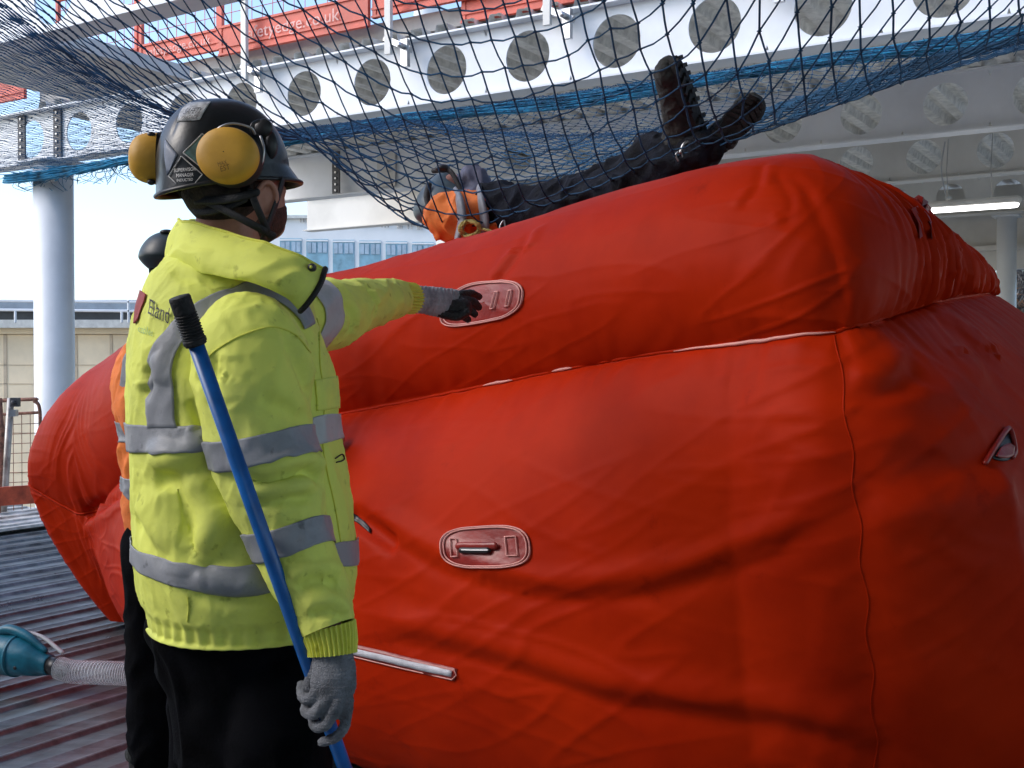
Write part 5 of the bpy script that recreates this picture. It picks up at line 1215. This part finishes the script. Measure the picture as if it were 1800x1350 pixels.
# ================================================================== SMALL EQUIPMENT
def blower():
    base = W(60, 1190, 4.75); root = empty("air_blower", (base[0], 4.75, 0), "teal cordless air blower lying on the metal deck, feeding a clear hose", "blower")
    ax = W(150, 1172, 4.68) - W(35, 1152, 4.80); ax[2] *= .7; ln = np.linalg.norm(ax); ax /= ln; up = np.cross(np.cross(ax, Zd), ax); up /= np.linalg.norm(up); sd = np.cross(ax, up)
    c0 = W(30, 1152, 4.80)
    sec = []
    for t, r, rv, dz in ((-.16, .030, .03, .0), (-.13, .072, .078, .0), (-.03, .080, .085, .0), (.03, .076, .080, .0), (.09, .064, .066, -.008), (.14, .048, .050, -.016), (.175, .042, .042, -.02), (.18, .038, .038, -.02)):
        sec.append([*(c0 + ax * t + up * dz), *(up * rv), *(sd * r)])
    S = loft(sec, 70, 60, 2.4); S.displace((ridge(S.P * 9) - .5) * .003); S.build("housing", M_teal, root, capends=True)
    V, F = tube([c0 + ax * .02 - up * .105 * 0 + ax * 0 + up * .0, c0 + ax * .021], .1, 40, cap=False)
    o = MB(); o.add(*tube([c0 + ax * .0, c0 + ax * .010], .090, 44, cap=False)); o.build("flange_ring", M_teal, root, True)
    V, F = tube([c0 + ax * .17 - up * .020, c0 + ax * .245 - up * .026], [.038, .036], 32, cap=False); mesh("nozzle", V, F, M_dark, root)
    gr = MB(); gr.add(*tube([c0 + up * .07 - ax * .12, c0 + up * .105 - ax * .05, c0 + up * .09 + ax * .05, c0 + up * .04 + ax * .15], [.02, .022, .02, .012], 14, dense=24)); fuse(gr, "handle", M_teal, .005, root, 2)
    V, F = tube([c0 + up * .10 - ax * .03 - sd * .02, c0 + up * .085 + ax * .10 - sd * .03, c0 + up * .035 + ax * .22 - sd * .02], .009, 8, dense=20); mesh("pale_cord", V, F, mat("pale_cord", (.45, .45, .46), .6), root)
    mesh("screw_hole", *ellipsoid(c0 + ax * .03 - sd * 0 + np.array([0, -.075, -.03]), XYZ, (.008, .004, .008), 10, 8), M_dark, root)
    bt = MB(); bt.add(*box(c0 - ax * .18 - up * .02, (ax, sd, up), (.06, .05, .05))); bt.build("battery", M_dark, root)
    # clear corrugated hose
    h0 = c0 + ax * .225 - up * .026; P = crv([h0, h0 + ax * .08 + (0, 0, -.006), W(195, 1183, 4.62), W(240, 1186, 4.6), W(290, 1190, 4.6), W(350, 1200, 4.75)], 420)
    rad = .046 + .0030 * np.sin(np.arange(420) * 2 * math.pi / 7.)
    V, F = tube(P, rad, 30, cap=False)
    m = bpy.data.materials.new("clear_hose"); m.use_nodes = True; nt = m.node_tree; b = nt.nodes["Principled BSDF"]; b.inputs["Base Color"].default_value = (.85, .87, .88, 1)
    b.inputs["Roughness"].default_value = .3; b.inputs["Alpha"].default_value = .42
    nz = nt.nodes.new("ShaderNodeTexNoise"); nz.inputs["Scale"].default_value = 9; mr = nt.nodes.new("ShaderNodeMapRange"); mr.inputs[3].default_value = .18; mr.inputs[4].default_value = .34
    nt.links.new(nz.outputs[0], mr.inputs[0]); nt.links.new(mr.outputs[0], b.inputs["Alpha"])
    ho = mesh("clear_hose", V, F[:-2], m); tag(ho, "clear corrugated hose between the teal blower and the legs", "hose")
    T, N, B = frames(P); hx = []
    for k in range(420):
        for q in range(2):
            a = (k + q * .5) * 2 * math.pi / 7; hx.append(P[k] + .0475 * (N[k] * math.cos(a) + B[k] * math.sin(a)))
    V, F = tube(hx, .0009, 4); mesh("wire_spiral", V, F, mat("pale_spiral", (.75, .76, .78), .4), ho)
blower()
# red cloth tag by the boots and loose strap on the deck
M_rtag = mat("red_strap_cloth", (.45, .03, .04), .6, var=.2)
P = wl([(262, 1300, 3.9), (245, 1312, 3.92), (236, 1325, 3.9), (228, 1322, 3.92)]); V, F = tube(P, [.02, .03, .025, .01], 10, flat=.4, dense=20)
tag(mesh("red_strap", V, F, M_rtag), "short red cloth strap hanging at the boots by the metal deck", "strap")
# ================================================================== SAFETY NET
def net():
    HPt=np.array([-.34,5.10]);e=np.array([.68,-.733]);pz=np.array([.733,.68])
    def hh(X): return -.60*(X+.4)-.80*.6*np.log(np.cosh((X+.25)/.6))
    def zf(X,Y):
        dx,dy=X-HPt[0],Y-HPt[1];a=dx*e[0]+dy*e[1];b=dx*pz[0]+dy*pz[1]
        ain=np.clip(a,0,1.65);ox=dx-ain*e[0];oy=dy-ain*e[1]
        D=np.sqrt((.16*ain)**2+ox**2+oy**2+.02);zp=1.84+.15*ain/1.55
        w=smooth(-1.4,1.6,dx+.25*dy); k=1.38*(1-w)+2.9*w
        wn=smooth(-.3,1.0,-oy/D); k=k*(1-wn)+.95*wn
        z=zp+1.76*(1-np.exp(-D/k));dd=Nd[0]*X+Nd[1]*Y
        z=z+(3.70-z)*smooth(6.9,8.7,dd)**1.2
        el=.262+.014*smooth(5,8.7,dd)
        cap=1.37+el*dd; wb=smooth(-.52,-.14,X/Y)*smooth(-.6,.9,oy)
        h=np.clip(.5+.5*(cap-z)/.05,0,1); zc=cap*(1-h)+z*h-.05*h*(1-h)
        return z*(1-wb)+zc*wb
    pit = .112; I = np.arange(-150, 90); Jx = np.arange(-60, 160)
    ii, jj = np.meshgrid(I, Jx, indexing='ij')
    # family one lines: X = x_i + .30 (Y-5); family two: Y = y_j + hh(X)
    X = ii * pit * .92 + 0.0; Y = jj * pit + 5.0 + hh(X)
    for _ in range(6): X = ii * pit * .92 + .42 * (Y - 5); Y = jj * pit + 5.0 + hh(X)
    jit = np.random.default_rng(5); X = X + jit.normal(0, .006, X.shape); Y = Y + jit.normal(0, .006, X.shape)
    d = Nd[0] * X + Nd[1] * Y; u = Bd[0] * X + Bd[1] * Y
    edge = 8.70 + .05 * np.sin(u * 3.1) + .03 * np.sin(u * 9.7)
    Z = zf(X, Y) + .012 * pn(np.stack([X * 2, Y * 2, X * 0], -1)) + jit.normal(0, .003, X.shape)
    ok = (d < edge) & (d > .9) & (u > -3.2) & (u < 12.6) & (Y > 1.2)
    P = np.stack([X, Y, Z], -1)
    # no strand may cut the men: push the net out from below the lying man
    E = []
    for a, b in (((slice(None, -1), slice(None)), (slice(1, None), slice(None))), ((slice(None), slice(None, -1)), (slice(None), slice(1, None)))):
        m = ok[a] & ok[b]; E.append((P[a][m], P[b][m]))
    A = np.vstack([q[0] for q in E]); B = np.vstack([q[1] for q in E])
    M = (A + B) / 2 + np.array([0, 0, -1]) * (.004 + jit.random(len(A)) * .005)[:, None]
    A2 = np.vstack([A, M]); B2 = np.vstack([M, B]); T = B2 - A2; L = np.linalg.norm(T, axis=1)[:, None]; T /= L
    s = np.cross(T, np.array([.1, .2, 1.])); s /= np.linalg.norm(s, axis=1)[:, None]; w = np.cross(T, s); r = (.0037 - .0020 * smooth(5.0, 9, A2[:, 1]))[:, None]
    V = np.concatenate([(A2 + r * s)[:, None], (A2 + r * w)[:, None], (A2 - r * s)[:, None], (A2 - r * w)[:, None], (B2 + r * s)[:, None], (B2 + r * w)[:, None], (B2 - r * s)[:, None], (B2 - r * w)[:, None]], 1).reshape(-1, 3)
    o = np.arange(len(A2))[:, None] * 8; F = np.concatenate([o + np.array([k, (k + 1) % 4, 4 + (k + 1) % 4, 4 + k]) for k in range(4)], 0)
    root = mesh("safety_net", V, F, M_net); tag(root, "blue safety net slung under the beams, sagging under the lying man", "net")
    # knots
    K = P[ok]; kr = .0078; dirs = np.array([[1, 0, 0], [0, 1, 0], [-1, 0, 0], [0, -1, 0], [0, 0, 1], [0, 0, -1]]) * np.array([1.2, 1.2, .9])
    V = (K[:, None] + kr * dirs[None]).reshape(-1, 3); o = np.arange(len(K))[:, None] * 6
    F = np.concatenate([o + np.array(f) for f in ((0, 1, 4), (1, 2, 4), (2, 3, 4), (3, 0, 4), (1, 0, 5), (2, 1, 5), (3, 2, 5), (0, 3, 5))], 0)
    mesh("knots", V, F, M_net, root)
    # bunched border: many slack strands gathered along the long beam
    R = random.Random(9); g = MB(); us = np.linspace(-3.3, 12.6, 150)
    for k in range(120):
        off = R.uniform(-.02, .26); dz = R.uniform(-.08, .02) - off * .22; p1, p2, a1 = R.uniform(0, 6), R.uniform(0, 6), R.uniform(.003, .010)
        dens = [i for i in range(150)]
        P_ = np.array([UD(uu, 8.72 - off * (1 + .25 * math.sin(uu * .9 + 1)), 3.70 + dz * (.8 + .3 * math.sin(uu * 1.7)) + a1 * math.sin(uu * 5 + p1) + a1 * .7 * math.sin(uu * 11 + p2)) for uu in us])
        g.add(*tube(P_, .0055, 4, cap=False))
    for k in range(350):
        uu = R.uniform(-3.2, 12.4); a = UD(uu, 8.72, 3.71 + R.uniform(-.03, .03)); b = UD(uu + R.uniform(-.12, .12), 8.72 - R.uniform(.15, .5), 3.60 + R.uniform(-.10, .05)); g.add(*tube([a, (a + b) / 2 + Zd * R.uniform(-.03, .01), b], .004, 4, cap=False))
    g.build("bunched_border", M_netlit, root, True)
    # border rope and torn fringe at the left corner
    V, F = tube([UD(uu, 8.72, 3.72 + .012 * math.sin(uu * 7)) for uu in np.linspace(-3.2, 12.6, 200)], .009, 6); mesh("border_rope", V, F, M_netlit, root)
    fr_ = MB()
    for k in range(70):
        uu = R.uniform(10.2, 12.6); p = UD(uu, 8.7, 3.66); l = R.uniform(.05, .22); fr_.add(*tube([p, p + np.array([R.uniform(-.1, .1), R.uniform(-.05, .05), -l * .6]), p + np.array([R.uniform(-.2, .2), R.uniform(-.1, .1), -l])], .0035, 4, dense=8))
    tag(fr_.build("frayed_ends", M_netlit, root, True), kind="stuff")
net()
